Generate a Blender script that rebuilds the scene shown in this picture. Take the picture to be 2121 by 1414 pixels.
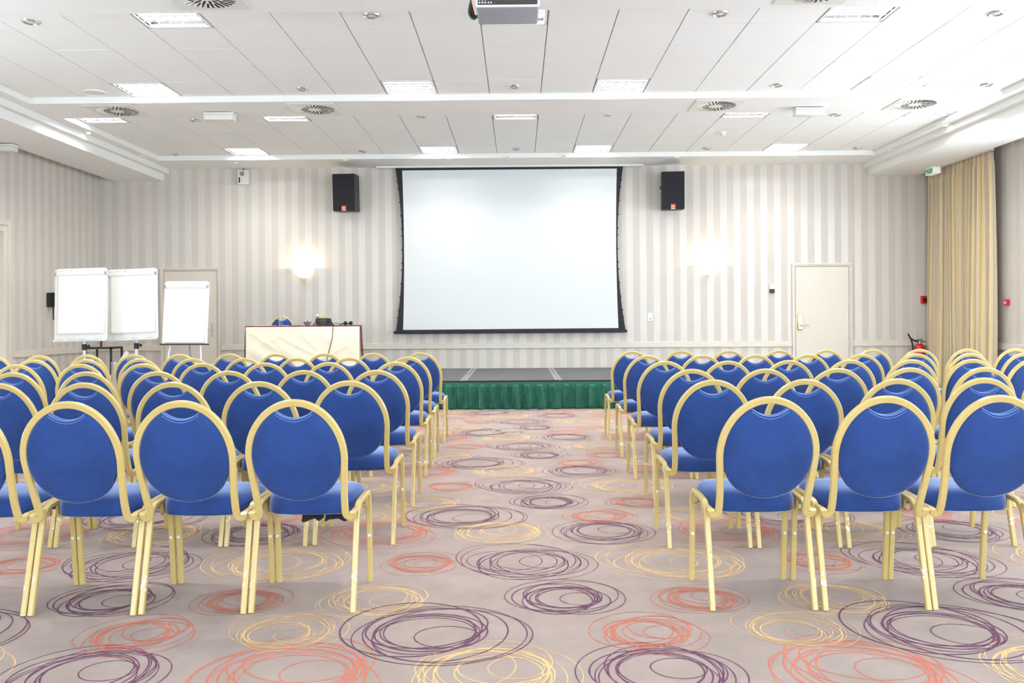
import bpy, bmesh, math, random
import numpy as np
from mathutils import Vector, Matrix

for o in list(bpy.data.objects):
    bpy.data.objects.remove(o, do_unlink=True)
S = bpy.context.scene
COL = S.collection
PI = math.pi

# ------------------------------------------------------------------ camera
F, PY, YAW, ROLL, HC = 1835.0, 661.0, 0.0066, -0.0068, 1.22      # focal length and horizon in px of the 2121x1414 frame
cam_d = bpy.data.cameras.new('camera')
cam = bpy.data.objects.new('camera', cam_d)
COL.objects.link(cam)
cam_d.sensor_width = 36.0
cam_d.lens = F / 2121.0 * 36.0
cam_d.shift_y = -(707.0 - PY) / 2121.0
cam_d.clip_start = 0.05
cam_d.clip_end = 100
cam.matrix_world = Matrix.Translation((0, 0, HC)) @ Matrix.Rotation(YAW, 4, 'Z') @ Matrix.Rotation(PI / 2, 4, 'X') @ Matrix.Rotation(ROLL, 4, 'Z')
S.camera = cam

# ------------------------------------------------------------------ sky, daylight, exposure
W = bpy.data.worlds.new('sky')
S.world = W
W.use_nodes = True
bg = W.node_tree.nodes['Background']
bg.inputs['Color'].default_value = (0.80, 0.91, 1.0, 1)
bg.inputs['Strength'].default_value = 7.0
S.view_settings.view_transform = 'Standard'
S.view_settings.look = 'None'
S.view_settings.gamma = 1.0
S.view_settings.use_curve_mapping = False
S.view_settings.exposure = 0.5
FIXTURE_POWER = 60.0
SCONCE_POWER = 9.0
ADDED_WINDOWS_REAR = [(-6.4, -3.6), (-2.6, 0.2), (1.2, 4.0), (5.0, 6.9)]       # unseen windows, added behind the camera for frontal fill light
ADDED_WINDOW_LEFT = (4.6, 7.4)  # unseen window, added to brighten the right wall and left ceiling
WINDOWS_RIGHT = [(0.4, 2.9), (3.7, 6.2), (7.0, 9.5), (10.0, 12.0)]  # openings in the right-hand wall, all outside the frame

def portal(name, x, y, z, w, h, rot):
    l = bpy.data.lights.new(name, 'AREA')
    l.shape = 'RECTANGLE'; l.size = w; l.size_y = h
    l.cycles.is_portal = True
    o = bpy.data.objects.new(name, l)
    o.location = (x, y, z); o.rotation_euler = rot
    COL.objects.link(o)

# ------------------------------------------------------------------ survey: where a sight line meets a known plane of the room
def ray(px, py):
    u = (px - 1060.5) / F; v = (py - PY) / F
    cr, sr = math.cos(-ROLL), math.sin(-ROLL)
    u, v = u * cr - v * sr, u * sr + v * cr
    c, s = math.cos(YAW), math.sin(YAW)
    return Vector((u * c - s, u * s + c, -v))
O = Vector((0, 0, HC))
def atY(px, py, Y): r = ray(px, py); return O + r * (Y / r.y)
def atZ(px, py, Z): r = ray(px, py); return O + r * ((Z - HC) / r.z)
def atX(px, py, X): r = ray(px, py); return O + r * (X / r.x)

# ------------------------------------------------------------------ materials
def lin(c):
    c = c / 255.0
    return c / 12.92 if c <= 0.04045 else ((c + 0.055) / 1.055) ** 2.4
def rgb(r, g, b): return (lin(r), lin(g), lin(b), 1)

class NT:
    def __init__(s, name):
        s.m = bpy.data.materials.new(name); s.m.use_nodes = True
        s.t = s.m.node_tree; s.b = s.t.nodes['Principled BSDF']
    def n(s, typ, **kw):
        x = s.t.nodes.new(typ)
        for k, v in kw.items():
            if k.startswith('i_'):
                key = k[2:]
                key = int(key) if key.isdigit() else key
                x.inputs[key].default_value = v
            else: setattr(x, k, v)
        return x
    def l(s, a, b): s.t.links.new(a, b)
    def math(s, op, a, b=None, c=None):
        x = s.n('ShaderNodeMath', operation=op)
        for i, v in enumerate((a, b, c)):
            if v is None: continue
            if isinstance(v, (int, float)): x.inputs[i].default_value = v
            else: s.l(v, x.inputs[i])
        return x.outputs[0]
    def mix(s, f, a, b):
        x = s.n('ShaderNodeMix', data_type='RGBA')
        if isinstance(f, (int, float)): x.inputs[0].default_value = f
        else: s.l(f, x.inputs[0])
        for i, v in ((6, a), (7, b)):
            if isinstance(v, tuple): x.inputs[i].default_value = v
            else: s.l(v, x.inputs[i])
        return x.outputs[2]
    def noise(s, vec, scale, detail=2.0, rough=0.5):
        x = s.n('ShaderNodeTexNoise'); x.inputs['Scale'].default_value = scale
        x.inputs['Detail'].default_value = detail; x.inputs['Roughness'].default_value = rough
        if vec is not None: s.l(vec, x.inputs['Vector'])
        return x.outputs['Fac']
    def ramp(s, f, a, b):
        x = s.n('ShaderNodeMapRange'); s.l(f, x.inputs[0])
        x.inputs[1].default_value = a; x.inputs[2].default_value = b
        return x.outputs[0]
    def bump(s, h, strength, dist=0.002):
        x = s.n('ShaderNodeBump'); x.inputs['Strength'].default_value = strength
        x.inputs['Distance'].default_value = dist
        s.l(h, x.inputs['Height']); s.l(x.outputs[0], s.b.inputs['Normal'])
    def set(s, **kw):
        for k, v in kw.items(): s.b.inputs[k.replace('_', ' ')].default_value = v

def obj_co(N): return N.n('ShaderNodeTexCoord').outputs['Object']
def world_co(N): return N.n('ShaderNodeNewGeometry').outputs['Position']

def simple(name, col, rough=0.5, metal=0.0, vary=0.05, scale=30.0, **kw):
    N = NT(name)
    N.set(Roughness=rough, Metallic=metal, **kw)
    f = N.noise(obj_co(N), scale, 3)
    d = tuple(c * (1 - vary) for c in col[:3]) + (1,)
    e = tuple(min(1, c * (1 + vary)) for c in col[:3]) + (1,)
    N.l(N.mix(f, d, e), N.b.inputs['Base Color'])
    return N.m

def glow(name, col, strength, base=None):
    N = NT(name)
    N.set(Roughness=0.4)
    N.b.inputs['Base Color'].default_value = base or (0.8, 0.8, 0.8, 1)
    N.b.inputs['Emission Color'].default_value = col
    N.b.inputs['Emission Strength'].default_value = strength
    return N.m

def stripe_wall(name, axis, phase):
    N = NT(name)
    p = N.n('ShaderNodeSeparateXYZ'); N.l(world_co(N), p.inputs[0])
    t = N.math('FRACT', N.math('DIVIDE', N.math('ADD', p.outputs[axis], 60 * 0.2331 - phase), 0.2331))
    dark = N.math('LESS_THAN', t, 0.5)
    n = N.noise(world_co(N), 160, 2)
    light = N.mix(n, rgb(207, 203, 195), rgb(212, 208, 200))
    dk = N.mix(n, rgb(200, 193, 185), rgb(206, 199, 191))
    N.l(N.mix(dark, light, dk), N.b.inputs['Base Color'])
    N.l(N.math('MULTIPLY_ADD', dark, 0.45, 0.36), N.b.inputs['Roughness'])
    N.l(N.math('MULTIPLY_ADD', dark, -0.6, 0.85), N.b.inputs['Specular IOR Level'])
    N.bump(n, 0.08)
    return N.m

M = {}
M['ceil'] = simple('ceiling_plaster', rgb(236, 237, 233), 0.75, vary=0.012, scale=6)
M['tile'] = simple('acoustic_tile', rgb(238, 240, 236), 0.85, vary=0.02, scale=260)
M['gap'] = simple('shadow_gap', rgb(160, 157, 152), 0.9)
M['back_wall'] = stripe_wall('striped_wallpaper_back', 0, 2.012)
M['side_wall'] = stripe_wall('striped_wallpaper_side', 1, 0.0)
M['cream'] = simple('cream_paint', rgb(216, 209, 196), 0.4, vary=0.015, scale=8)
M['white'] = simple('white_plastic', rgb(235, 235, 232), 0.35, vary=0.01)
M['offwhite'] = simple('offwhite_plastic', rgb(222, 222, 214), 0.45, vary=0.02)
M['black'] = simple('black_plastic', rgb(28, 28, 30), 0.5, vary=0.1)
M['blackcloth'] = simple('black_cloth', rgb(30, 30, 36), 0.9, vary=0.15, scale=200)
M['cabinet'] = simple('black_cabinet', rgb(44, 43, 42), 0.6, vary=0.1, scale=120)
M['chrome'] = simple('chrome', rgb(215, 215, 215), 0.18, 1.0, vary=0.02)
M['steel'] = simple('brushed_steel', rgb(185, 183, 178), 0.32, 1.0, vary=0.08, scale=80)
M['brass'] = simple('polished_brass', rgb(205, 184, 138), 0.28, 1.0, vary=0.03)
M['dark'] = simple('dark_slot', rgb(18, 18, 18), 0.8)
M['screen'] = simple('projection_fabric', rgb(216, 220, 220), 0.7, vary=0.006, scale=4)
M['screen_edge'] = simple('black_screen_border', rgb(30, 31, 38), 0.75, vary=0.05)
M['red'] = simple('red_paint', rgb(190, 28, 24), 0.3, vary=0.05)
M['orange'] = simple('orange_badge', rgb(232, 84, 30), 0.4, vary=0.02)
M['paper'] = simple('paper', rgb(246, 245, 240), 0.8, vary=0.01, scale=12)
M['pen_red'] = simple('red_marker', rgb(200, 50, 40), 0.4)
M['pen_green'] = simple('green_marker', rgb(30, 140, 90), 0.4)
M['pen_blue'] = simple('blue_marker', rgb(40, 90, 190), 0.4)
M['ink'] = simple('grey_ink', rgb(120, 118, 120), 0.8)
M['cloth_cream'] = simple('cream_tablecloth', rgb(238, 228, 204), 0.85, vary=0.03, scale=9)
M['cloth_red'] = simple('burgundy_tablecloth', rgb(96, 18, 38), 0.9, vary=0.12, scale=60)
M['deck'] = simple('stage_carpet', rgb(92, 92, 94), 0.9, vary=0.18, scale=40)
M['tape'] = simple('grey_tape', rgb(138, 138, 138), 0.6, vary=0.08)
M['wood'] = simple('pale_wood', rgb(205, 170, 125), 0.5, vary=0.08)
M['greygloss'] = simple('grey_projector_shell', rgb(158, 162, 170), 0.45, vary=0.02)
M['bowl'] = simple('blue_grey_ceramic', rgb(120, 140, 165), 0.25)
M['candy'] = simple('sweets', rgb(220, 150, 60), 0.4, vary=0.5, scale=60)
M['greencable'] = simple('green_cable', rgb(20, 90, 60), 0.5)
M['tube'] = glow('fluorescent_tube', (1.0, 0.985, 0.95, 1), FIXTURE_POWER)
M['refl'] = simple('white_reflector', rgb(238, 238, 238), 0.25, vary=0.01)
M['blade'] = simple('louvre_aluminium', rgb(216, 219, 225), 0.17, 0.93, vary=0.02)
M['bulb_on'] = glow('lit_spot', (1.0, 0.86, 0.62, 1), 40.0)
M['bulb_off'] = simple('unlit_spot', rgb(225, 225, 225), 0.2)
M['opal'] = glow('opal_glass_lit', (1.0, 0.86, 0.60, 1), 1.8)
M['exit_green'] = glow('exit_green', (0.06, 0.5, 0.14, 1), 0.12, rgb(30, 150, 70))
M['exit_white'] = glow('exit_diffuser', (0.92, 1.0, 0.88, 1), 0.2)

N = NT('clear_glass'); N.set(Roughness=0.02, Transmission_Weight=1.0, IOR=1.3)
N.b.inputs['Base Color'].default_value = (0.96, 0.98, 1, 1); M['glass'] = N.m

# gold painted frame, chipped at random and rubbed bare low on the legs
N = NT('gold_frame_paint'); N.set(Roughness=0.32, Specular_IOR_Level=0.5, Coat_Weight=0.35, Coat_Roughness=0.12)
co = obj_co(N)
inf = N.n('ShaderNodeObjectInfo').outputs['Random']
off = N.n('ShaderNodeVectorMath', operation='ADD'); N.l(co, off.inputs[0])
cx = N.n('ShaderNodeCombineXYZ'); N.l(N.math('MULTIPLY', inf, 37.0), cx.inputs[0]); N.l(N.math('MULTIPLY', inf, 11.0), cx.inputs[2]); N.l(cx.outputs[0], off.inputs[1])
v = off.outputs[0]
base = N.mix(N.noise(v, 9, 3), rgb(199, 175, 108), rgb(210, 188, 123))
sep = N.n('ShaderNodeSeparateXYZ'); N.l(co, sep.inputs[0])
low = N.math('MULTIPLY', N.math('MULTIPLY', N.ramp(sep.outputs[2], 0.08, 0.10), N.ramp(sep.outputs[2], 0.17, 0.15)), N.math('LESS_THAN', sep.outputs[1], 0.1))
rub = N.math('MULTIPLY', low, N.ramp(N.noise(v, 45, 4), 0.57, 0.60))
chip = N.ramp(N.noise(v, 34, 4, 0.6), 0.70, 0.715)
c = N.mix(rub, base, rgb(236, 234, 228))
c = N.mix(chip, c, rgb(150, 140, 120))
N.l(c, N.b.inputs['Base Color']); M['gold'] = N.m

# blue upholstery: a regular dotted weave, slightly faded in patches
def upholstery(name, bright):
    N = NT(name); N.set(Roughness=0.85, Sheen_Weight=1.0, Sheen_Roughness=0.35)
    N.b.inputs['Sheen Tint'].default_value = (0.55, 0.68, 1, 1)
    co = obj_co(N)
    sp = N.n('ShaderNodeSeparateXYZ'); N.l(co, sp.inputs[0])
    q = 1 / .0058
    xx = N.math('MULTIPLY', sp.outputs[0], q); vv = N.math('MULTIPLY', N.math('ADD', sp.outputs[2], sp.outputs[1]), q / 1.732)
    def lat(o):
        a = N.math('SUBTRACT', N.math('FRACT', N.math('ADD', xx, o)), .5)
        b = N.math('MULTIPLY', N.math('SUBTRACT', N.math('FRACT', N.math('ADD', vv, o)), .5), 1.732)
        return N.math('SQRT', N.math('ADD', N.math('MULTIPLY', a, a), N.math('MULTIPLY', b, b)))
    dot = N.ramp(N.math('MINIMUM', lat(100.0), lat(100.5)), 0.40, 0.18)
    patch = N.noise(co, 7, 3)
    b = bright
    dk = N.mix(N.ramp(patch, .35, .65), rgb(7 * b, 36 * b, 88 * b), rgb(18 * b, 52 * b, 116 * b))
    N.l(N.mix(dot, dk, rgb(46 * b, 88 * b, 162 * b)), N.b.inputs['Base Color'])
    N.bump(dot, 0.25, 0.0008)
    return N.m
M['blue'] = upholstery('blue_upholstery', 1.0)
M['stitch'] = simple('pale_blue_stitching', rgb(110, 140, 205), 0.8)

# green velvet
N = NT('green_velvet'); N.set(Roughness=0.8, Sheen_Weight=1.0, Sheen_Roughness=0.35)
N.b.inputs['Sheen Tint'].default_value = (0.4, 0.9, 0.75, 1)
N.l(N.mix(N.ramp(N.noise(obj_co(N), 9, 4, 0.6), 0.3, 0.7), rgb(4, 70, 54), rgb(12, 92, 72)), N.b.inputs['Base Color'])
M['velvet'] = N.m

# curtain: narrow woven stripes that run down the cloth
N = NT('striped_curtain'); N.set(Roughness=0.8, Sheen_Weight=0.2)
uv = N.n('ShaderNodeUVMap'); sx = N.n('ShaderNodeSeparateXYZ'); N.l(uv.outputs[0], sx.inputs[0])
t = N.math('FRACT', N.math('DIVIDE', sx.outputs[0], 0.16))
c = N.mix(N.math('LESS_THAN', t, 0.36), rgb(206, 196, 172), rgb(190, 176, 150))
c = N.mix(N.math('COMPARE', t, 0.62, 0.07), c, rgb(222, 192, 124))
c = N.mix(N.math('COMPARE', t, 0.40, 0.025), c, rgb(158, 138, 114))
c = N.mix(N.math('COMPARE', t, 0.84, 0.04), c, rgb(224, 196, 130))
N.l(c, N.b.inputs['Base Color']); M['curtain'] = N.m

# carpet pile
def pile(name, a, b):
    N = NT(name); N.set(Roughness=0.95, Specular_IOR_Level=0.15)
    w = world_co(N)
    f = N.noise(w, 260, 3, .7); g = N.noise(w, 4.5, 5, .6)
    c = N.mix(N.math('MULTIPLY_ADD', f, 0.6, N.math('MULTIPLY', g, 0.4)), a, b)
    N.l(c, N.b.inputs['Base Color'])
    N.bump(f, 0.5, 0.003)
    return N.m
M['carpet'] = pile('taupe_carpet', rgb(128, 113, 107), rgb(206, 190, 183))
M['yarn_purple'] = pile('purple_yarn', rgb(98, 58, 88), rgb(128, 86, 114))
M['yarn_cream'] = pile('cream_yarn', rgb(226, 180, 122), rgb(246, 212, 160))
M['yarn_orange'] = pile('coral_yarn', rgb(204, 104, 84), rgb(230, 138, 114))

# ------------------------------------------------------------------ mesh helpers
def link(name, me, mat, parent=None):
    o = bpy.data.objects.new(name, me); COL.objects.link(o)
    if mat is not None and not me.materials:
        me.materials.append(mat)
    if parent is not None: o.parent = parent
    return o
def obj(name, bm, mat, parent=None, smooth=35):
    me = bpy.data.meshes.new(name)
    bmesh.ops.recalc_face_normals(bm, faces=bm.faces)
    bm.to_mesh(me); bm.free()
    if smooth:
        for p in me.polygons: p.use_smooth = True
        try: me.set_sharp_from_angle(angle=math.radians(smooth))
        except Exception: pass
    return link(name, me, mat, parent)
def thing(name, label, cat, loc=(0, 0, 0), rot=(0, 0, 0), group=None):
    o = bpy.data.objects.new(name, None); COL.objects.link(o)
    o.empty_display_size = 0.1
    o.location = loc; o.rotation_euler = rot
    return tag(o, label, cat, group)
def tag(o, label, cat, group=None):
    o['label'] = label; o['category'] = cat
    if group: o['group'] = group
    return o
def struct(o, label=None):
    o['kind'] = 'structure'
    if label: o['label'] = label
    return o
def dup(root, loc, rot, label, group=None):
    r = root.copy(); COL.objects.link(r); r.location = loc; r.rotation_euler = rot; r['label'] = label
    if group: r['group'] = group
    for ch in list(root.children):
        c = ch.copy(); COL.objects.link(c); c.parent = r
        for g in list(ch.children):
            d = g.copy(); COL.objects.link(d); d.parent = c
    return r

def box(bm, lo, hi, bev=0.0, seg=1, mat=None):
    lo, hi = Vector(lo), Vector(hi)
    r = bmesh.ops.create_cube(bm, size=1)
    vs = r['verts']
    c, s = (lo + hi) / 2, hi - lo
    for v in vs: v.co = Vector((v.co.x * s.x, v.co.y * s.y, v.co.z * s.z)) + c
    if bev > 0:
        es = list({e for v in vs for e in v.link_edges})
        r = bmesh.ops.bevel(bm, geom=es, offset=bev, segments=seg, affect='EDGES', profile=0.5)
        vs = list({v for f in r['faces'] for v in f.verts} | {v for v in vs if v.is_valid})
    if mat is not None: bmesh.ops.transform(bm, matrix=mat, verts=vs)
    return vs
def bx(lo, hi, bev=0.0, seg=1, mat=None):
    bm = bmesh.new(); box(bm, lo, hi, bev, seg, mat); return bm
def lathe(bm, prof, n=24, mat=None, close=True, ang=2 * PI):
    rings = []
    full = abs(ang - 2 * PI) < 1e-6
    for r, z in prof:
        if r < 1e-6: rings.append([bm.verts.new((0, 0, z))]); continue
        rings.append([bm.verts.new((r * math.cos(ang * i / n), r * math.sin(ang * i / n), z)) for i in range(n if full else n + 1)])
    for a, b in zip(rings, rings[1:]):
        m = max(len(a), len(b))
        for i in range(m if full else m - 1):
            j = (i + 1) % m
            if len(a) == 1 and len(b) == 1: continue
            if len(a) == 1: bm.faces.new((a[0], b[i], b[j]))
            elif len(b) == 1: bm.faces.new((a[i], a[j], b[0]))
            else: bm.faces.new((a[i], a[j], b[j], b[i]))
    vs = [v for r in rings for v in r]
    if mat is not None: bmesh.ops.transform(bm, matrix=mat, verts=vs)
    return vs
def cyl(bm, r, z0, z1, n=20, mat=None, r2=None):
    r2 = r if r2 is None else r2
    return lathe(bm, [(0, z0), (r, z0), (r2, z1), (0, z1)], n, mat)
def rect_prof(w, h, b):
    a, c = w / 2, h / 2
    return [(-a + b, -c), (a - b, -c), (a, -c + b), (a, c - b), (a - b, c), (-a + b, c), (-a, c - b), (-a, -c + b)]
def circ_prof(r, n=8): return [(r * math.cos(2 * PI * i / n), r * math.sin(2 * PI * i / n)) for i in range(n)]
def sweep(bm, pts, prof, side, closed=False):
    """profile (a along side, b across) carried along a path"""
    pts = [Vector(p) for p in pts]; side = Vector(side).normalized(); rings = []
    n = len(pts)
    for i, p in enumerate(pts):
        if closed: t = pts[(i + 1) % n] - pts[i - 1]
        else: t = pts[min(i + 1, n - 1)] - pts[max(i - 1, 0)]
        t.normalize()
        s = side - t * side.dot(t)
        if s.length < 1e-4: s = t.orthogonal()
        s.normalize(); u = t.cross(s)
        k = 1.0
        if 0 < i < n - 1 and not closed:
            d1 = (pts[i] - pts[i - 1]).normalized(); d2 = (pts[i + 1] - pts[i]).normalized()
            k = 1 / max(0.6, math.sqrt((1 + max(-0.5, d1.dot(d2))) / 2))
        rings.append([bm.verts.new(p + s * a + u * (b * k)) for a, b in prof])
    m = len(prof)
    for k in range(n if closed else n - 1):
        a, b = rings[k], rings[(k + 1) % n]
        for i in range(m):
            j = (i + 1) % m
            bm.faces.new((a[i], a[j], b[j], b[i]))
    if not closed:
        bm.faces.new(rings[0]); bm.faces.new(rings[-1])
def fillet(pts, rad, n=5):
    pts = [Vector(p) for p in pts]; out = [pts[0]]
    for i in range(1, len(pts) - 1):
        r = rad[i - 1] if isinstance(rad, (list, tuple)) else rad
        p, a, b = pts[i], pts[i - 1], pts[i + 1]
        da, db = (a - p), (b - p)
        r1 = min(r, da.length * 0.49, db.length * 0.49)
        A, B = p + da.normalized() * r1, p + db.normalized() * r1
        for k in range(n + 1):
            t = k / n
            out.append(A * (1 - t) ** 2 + p * 2 * t * (1 - t) + B * t * t)
    out.append(pts[-1]); return out
def smooth_curve(pts, n=8):
    pts = [Vector(p) for p in pts]; out = []
    P = [pts[0]] + pts + [pts[-1]]
    for i in range(1, len(P) - 2):
        a, b, c, d = P[i - 1], P[i], P[i + 1], P[i + 2]
        for k in range(n):
            t = k / n
            out.append(0.5 * ((2 * b) + (c - a) * t + (2 * a - 5 * b + 4 * c - d) * t * t + (3 * b - a - 3 * c + d) * t ** 3))
    out.append(pts[-1]); return out
def tube(bm, pts, r, n=8, side=(0.31, 0.2, 0.93)): sweep(bm, pts, circ_prof(r, n), side)
def prism(bm, outline, y0, y1, axis='y'):
    """outline in (x,z) extruded along y (or (x,y) along z, (y,z) along x)"""
    def P(a, b, t):
        return {'y': (a, t, b), 'z': (a, b, t), 'x': (t, a, b)}[axis]
    A = [bm.verts.new(P(a, b, y0)) for a, b in outline]; B = [bm.verts.new(P(a, b, y1)) for a, b in outline]
    n = len(outline)
    bm.faces.new(A); bm.faces.new(B)
    for i in range(n):
        j = (i + 1) % n
        bm.faces.new((A[i], A[j], B[j], B[i]))

# ------------------------------------------------------------------ the room
XL, XR, YB, YR = -7.30, 7.25, 15.42, -4.0         # side walls, stage wall, wall behind the camera
ZT, ZS = 3.95, 3.875                               # tiles, soffit
T = 0.62; GX = -0.325                              # tile grid
TX0, TX1 = GX - 9 * T, GX + 10 * T
TRAYS = [(3.72, 0.62), (7.62, 0.62), (11.52, 0.61)]
YF = 12.06                                          # stage front

# floor: taupe carpet woven with scribbled rings
rnd = random.Random(5)
def build_floor():
    verts = [(XL, YR, 0), (XR, YR, 0), (XR, YB, 0), (XL, YB, 0)]
    faces = [(0, 1, 2, 3)]; mats = [0]
    V = [np.array(verts, float)]; Fc = []; Mi = []
    base = 4
    motifs = [(-.80, 3.07, .34, 2), (-.08, 3.07, .28, 1), (.49, 3.07, .27, 0),
              (.507, 3.45, .215, 2), (-.93, 3.45, .22, 1), (-.36, 3.45, .35, 0),
              (.20, 3.87, .255, 0), (.78, 3.87, .20, 2), (-.62, 3.87, .225, 1),
              (.035, 4.46, .345, 0), (.79, 4.44, .35, 1), (-.50, 4.44, .205, 2)]
    PX, PYY = 1.995, 2.03
    SEG = 56
    th = np.arange(SEG + 1) / SEG * 2 * PI
    nth = 0
    for mi, (mx, my, R, colr) in enumerate(motifs):
        loops = []
        for k in range(8):
            rr = R * rnd.uniform(0.52, 0.86)
            loops.append((rnd.gauss(0, .11) * R, rnd.gauss(0, .11) * R, rr * rnd.uniform(.94, 1.08), rr * rnd.uniform(.9, 1.0), rnd.uniform(0, PI), rnd.uniform(.004, .007)))
        for k in range(2):
            a = rnd.uniform(0, 2 * PI)
            loops.append((.22 * R * math.cos(a), .2 * R * math.sin(a), R * rnd.uniform(.88, 1.05), R * rnd.uniform(.82, .95), rnd.uniform(0, PI), .0045))
        a = rnd.uniform(-.6, .9)
        loops.append((.25 * R * math.cos(a), .25 * R * math.sin(a), R * .36, R * .33, 0, .0045))
        for (ox, oy, ra, rb, ph, w) in loops:
            nth += 1
            p1, p2 = rnd.uniform(0, 6), rnd.uniform(0, 6)
            wob = 1 + .035 * np.sin(th + p1) + .02 * np.sin(2 * th + p2)
            jag = w * min(1.0, max(.62, R / .3)) * .5 * (1 + .25 * np.sin(th * 23 + p1) * np.sin(th * 17 + p2)); jag[-1] = jag[0]
            def ring(sign):
                a, b = (ra * wob + sign * jag), (rb * wob + sign * jag)
                x, y = a * np.cos(th), b * np.sin(th)
                return ox + x * math.cos(ph) - y * math.sin(ph), oy + x * math.sin(ph) + y * math.cos(ph)
            xi, yi = ring(-1); xo, yo = ring(1)
            z = 0.0006 + 0.000012 * (nth % 90)
            for iy in range(-2, 5):
                for ix in range(-4, 5):
                    cx, cy = mx + ix * PX, my + iy * PYY
                    if cx - R * 1.3 < XL or cx + R * 1.3 > XR or cy < 0.4 or cy - R > YF + .1 or (cy + R * 1.25 > YB): continue
                    X = np.concatenate([cx + xi, cx + xo]); Y = np.concatenate([cy + yi, cy + yo])
                    V.append(np.stack([X, Y, np.full_like(X, z)], 1))
                    i = np.arange(SEG)
                    q = np.stack([i, i + 1, i + 1 + SEG + 1, i + SEG + 1], 1) + base
                    Fc.append(q[:, ::-1]); Mi.append(np.full(SEG, colr + 1)); base += 2 * (SEG + 1)
    V = np.concatenate(V); Q = np.concatenate([np.array([[0, 1, 2, 3]])] + Fc); Mi = np.concatenate([np.array([0])] + Mi)
    me = bpy.data.meshes.new('floor')
    me.vertices.add(len(V)); me.vertices.foreach_set('co', V.ravel())
    me.loops.add(len(Q) * 4); me.loops.foreach_set('vertex_index', Q.ravel().astype(np.int32))
    me.polygons.add(len(Q)); me.polygons.foreach_set('loop_start', (np.arange(len(Q)) * 4).astype(np.int32))
    me.polygons.foreach_set('material_index', Mi.astype(np.int32))
    me.update(calc_edges=True); me.validate()
    for k in ('carpet', 'yarn_purple', 'yarn_cream', 'yarn_orange'): me.materials.append(M[k])
    o = bpy.data.objects.new('floor', me); COL.objects.link(o)
    return struct(o, 'taupe carpet woven with purple, cream and coral scribbled rings')
build_floor()

# walls
D3 = (10.2, 12.55, 2.54)          # doorway in the left wall: y0, y1, height
bm = bmesh.new(); box(bm, (XL - .15, YB, 0), (XR + .15, YB + .15, 4.2)); struct(obj('wall_back', bm, M['back_wall'], smooth=0), 'striped cream wall behind the stage')
bm = bmesh.new()
a, b = ADDED_WINDOW_LEFT
box(bm, (XL - .15, YR, 0), (XL, a, 4.2)); box(bm, (XL - .15, b, 0), (XL, D3[0], 4.2)); box(bm, (XL - .15, a, 0), (XL, b, .5)); box(bm, (XL - .15, a, 3.3), (XL, b, 4.2)); box(bm, (XL - .15, D3[1], 0), (XL, YB, 4.2)); box(bm, (XL - .15, D3[0], D3[2]), (XL, D3[1], 4.2))
struct(obj('wall_left', bm, M['side_wall'], smooth=0), 'striped cream wall on the left')
bm = bmesh.new()
for lo, hi in (((a, .5), (a + .06, 3.3)), ((b - .06, .5), (b, 3.3)), ((a, .5), (b, .56)), ((a, 3.24), (b, 3.3)), (((a + b) / 2 - .03, .5), ((a + b) / 2 + .03, 3.3))):
    box(bm, (XL - .12, lo[0], lo[1]), (XL - .06, hi[0], hi[1]))
struct(obj('window_9', bm, M['cream'], smooth=0))  # frame of the added left window, out of view
portal('window_daylight', XL - .13, (a + b) / 2, 1.9, 2.8, b - a, (0, -PI / 2, 0))
bm = bmesh.new()
y = YR
for a, b in WINDOWS_RIGHT:
    box(bm, (XR, y, 0), (XR + .15, a, 4.2)); box(bm, (XR, a, 0), (XR + .15, b, .5)); box(bm, (XR, a, 3.3), (XR + .15, b, 4.2)); y = b
box(bm, (XR, y, 0), (XR + .15, YB, 4.2))
struct(obj('wall_right', bm, M['side_wall'], smooth=0), 'striped cream wall on the right')
for i, (a, b) in enumerate(WINDOWS_RIGHT):
    bm = bmesh.new()
    for lo, hi in (((a, .5), (a + .06, 3.3)), ((b - .06, .5), (b, 3.3)), ((a, .5), (b, .56)), ((a, 3.24), (b, 3.3)), (((a + b) / 2 - .03, .5), ((a + b) / 2 + .03, 3.3))):
        box(bm, (XR + .06, lo[0], lo[1]), (XR + .12, hi[0], hi[1]))
    struct(obj('window_%d' % (i + 1), bm, M['cream'], smooth=0))
    portal('window_daylight', XR + .13, (a + b) / 2, 1.9, 2.8, b - a, (0, PI / 2, 0))
bm = bmesh.new(); x = XL - .15
for a, b in ADDED_WINDOWS_REAR:
    box(bm, (x, YR - .15, 0), (a, YR, 4.2)); box(bm, (a, YR - .15, 0), (b, YR, .5)); box(bm, (a, YR - .15, 3.3), (b, YR, 4.2)); x = b
box(bm, (x, YR - .15, 0), (XR + .15, YR, 4.2))
struct(obj('wall_rear', bm, M['cream'], smooth=0), 'unseen wall behind the camera with windows added for fill light')
for i, (a, b) in enumerate(ADDED_WINDOWS_REAR):
    bm = bmesh.new()
    for lo, hi in (((a, .5), (a + .06, 3.3)), ((b - .06, .5), (b, 3.3)), ((a, .5), (b, .56)), ((a, 3.24), (b, 3.3)), (((a + b) / 2 - .03, .5), ((a + b) / 2 + .03, 3.3))):
        box(bm, (lo[0], YR - .12, lo[1]), (hi[0], YR - .06, hi[1]))
    struct(obj('window_%d' % (i + 11), bm, M['cream'], smooth=0))  # frames of the added rear windows that light the chair backs
    portal('window_daylight', (a + b) / 2, YR - .13, 1.9, b - a, 2.8, (PI / 2, 0, 0))

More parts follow.
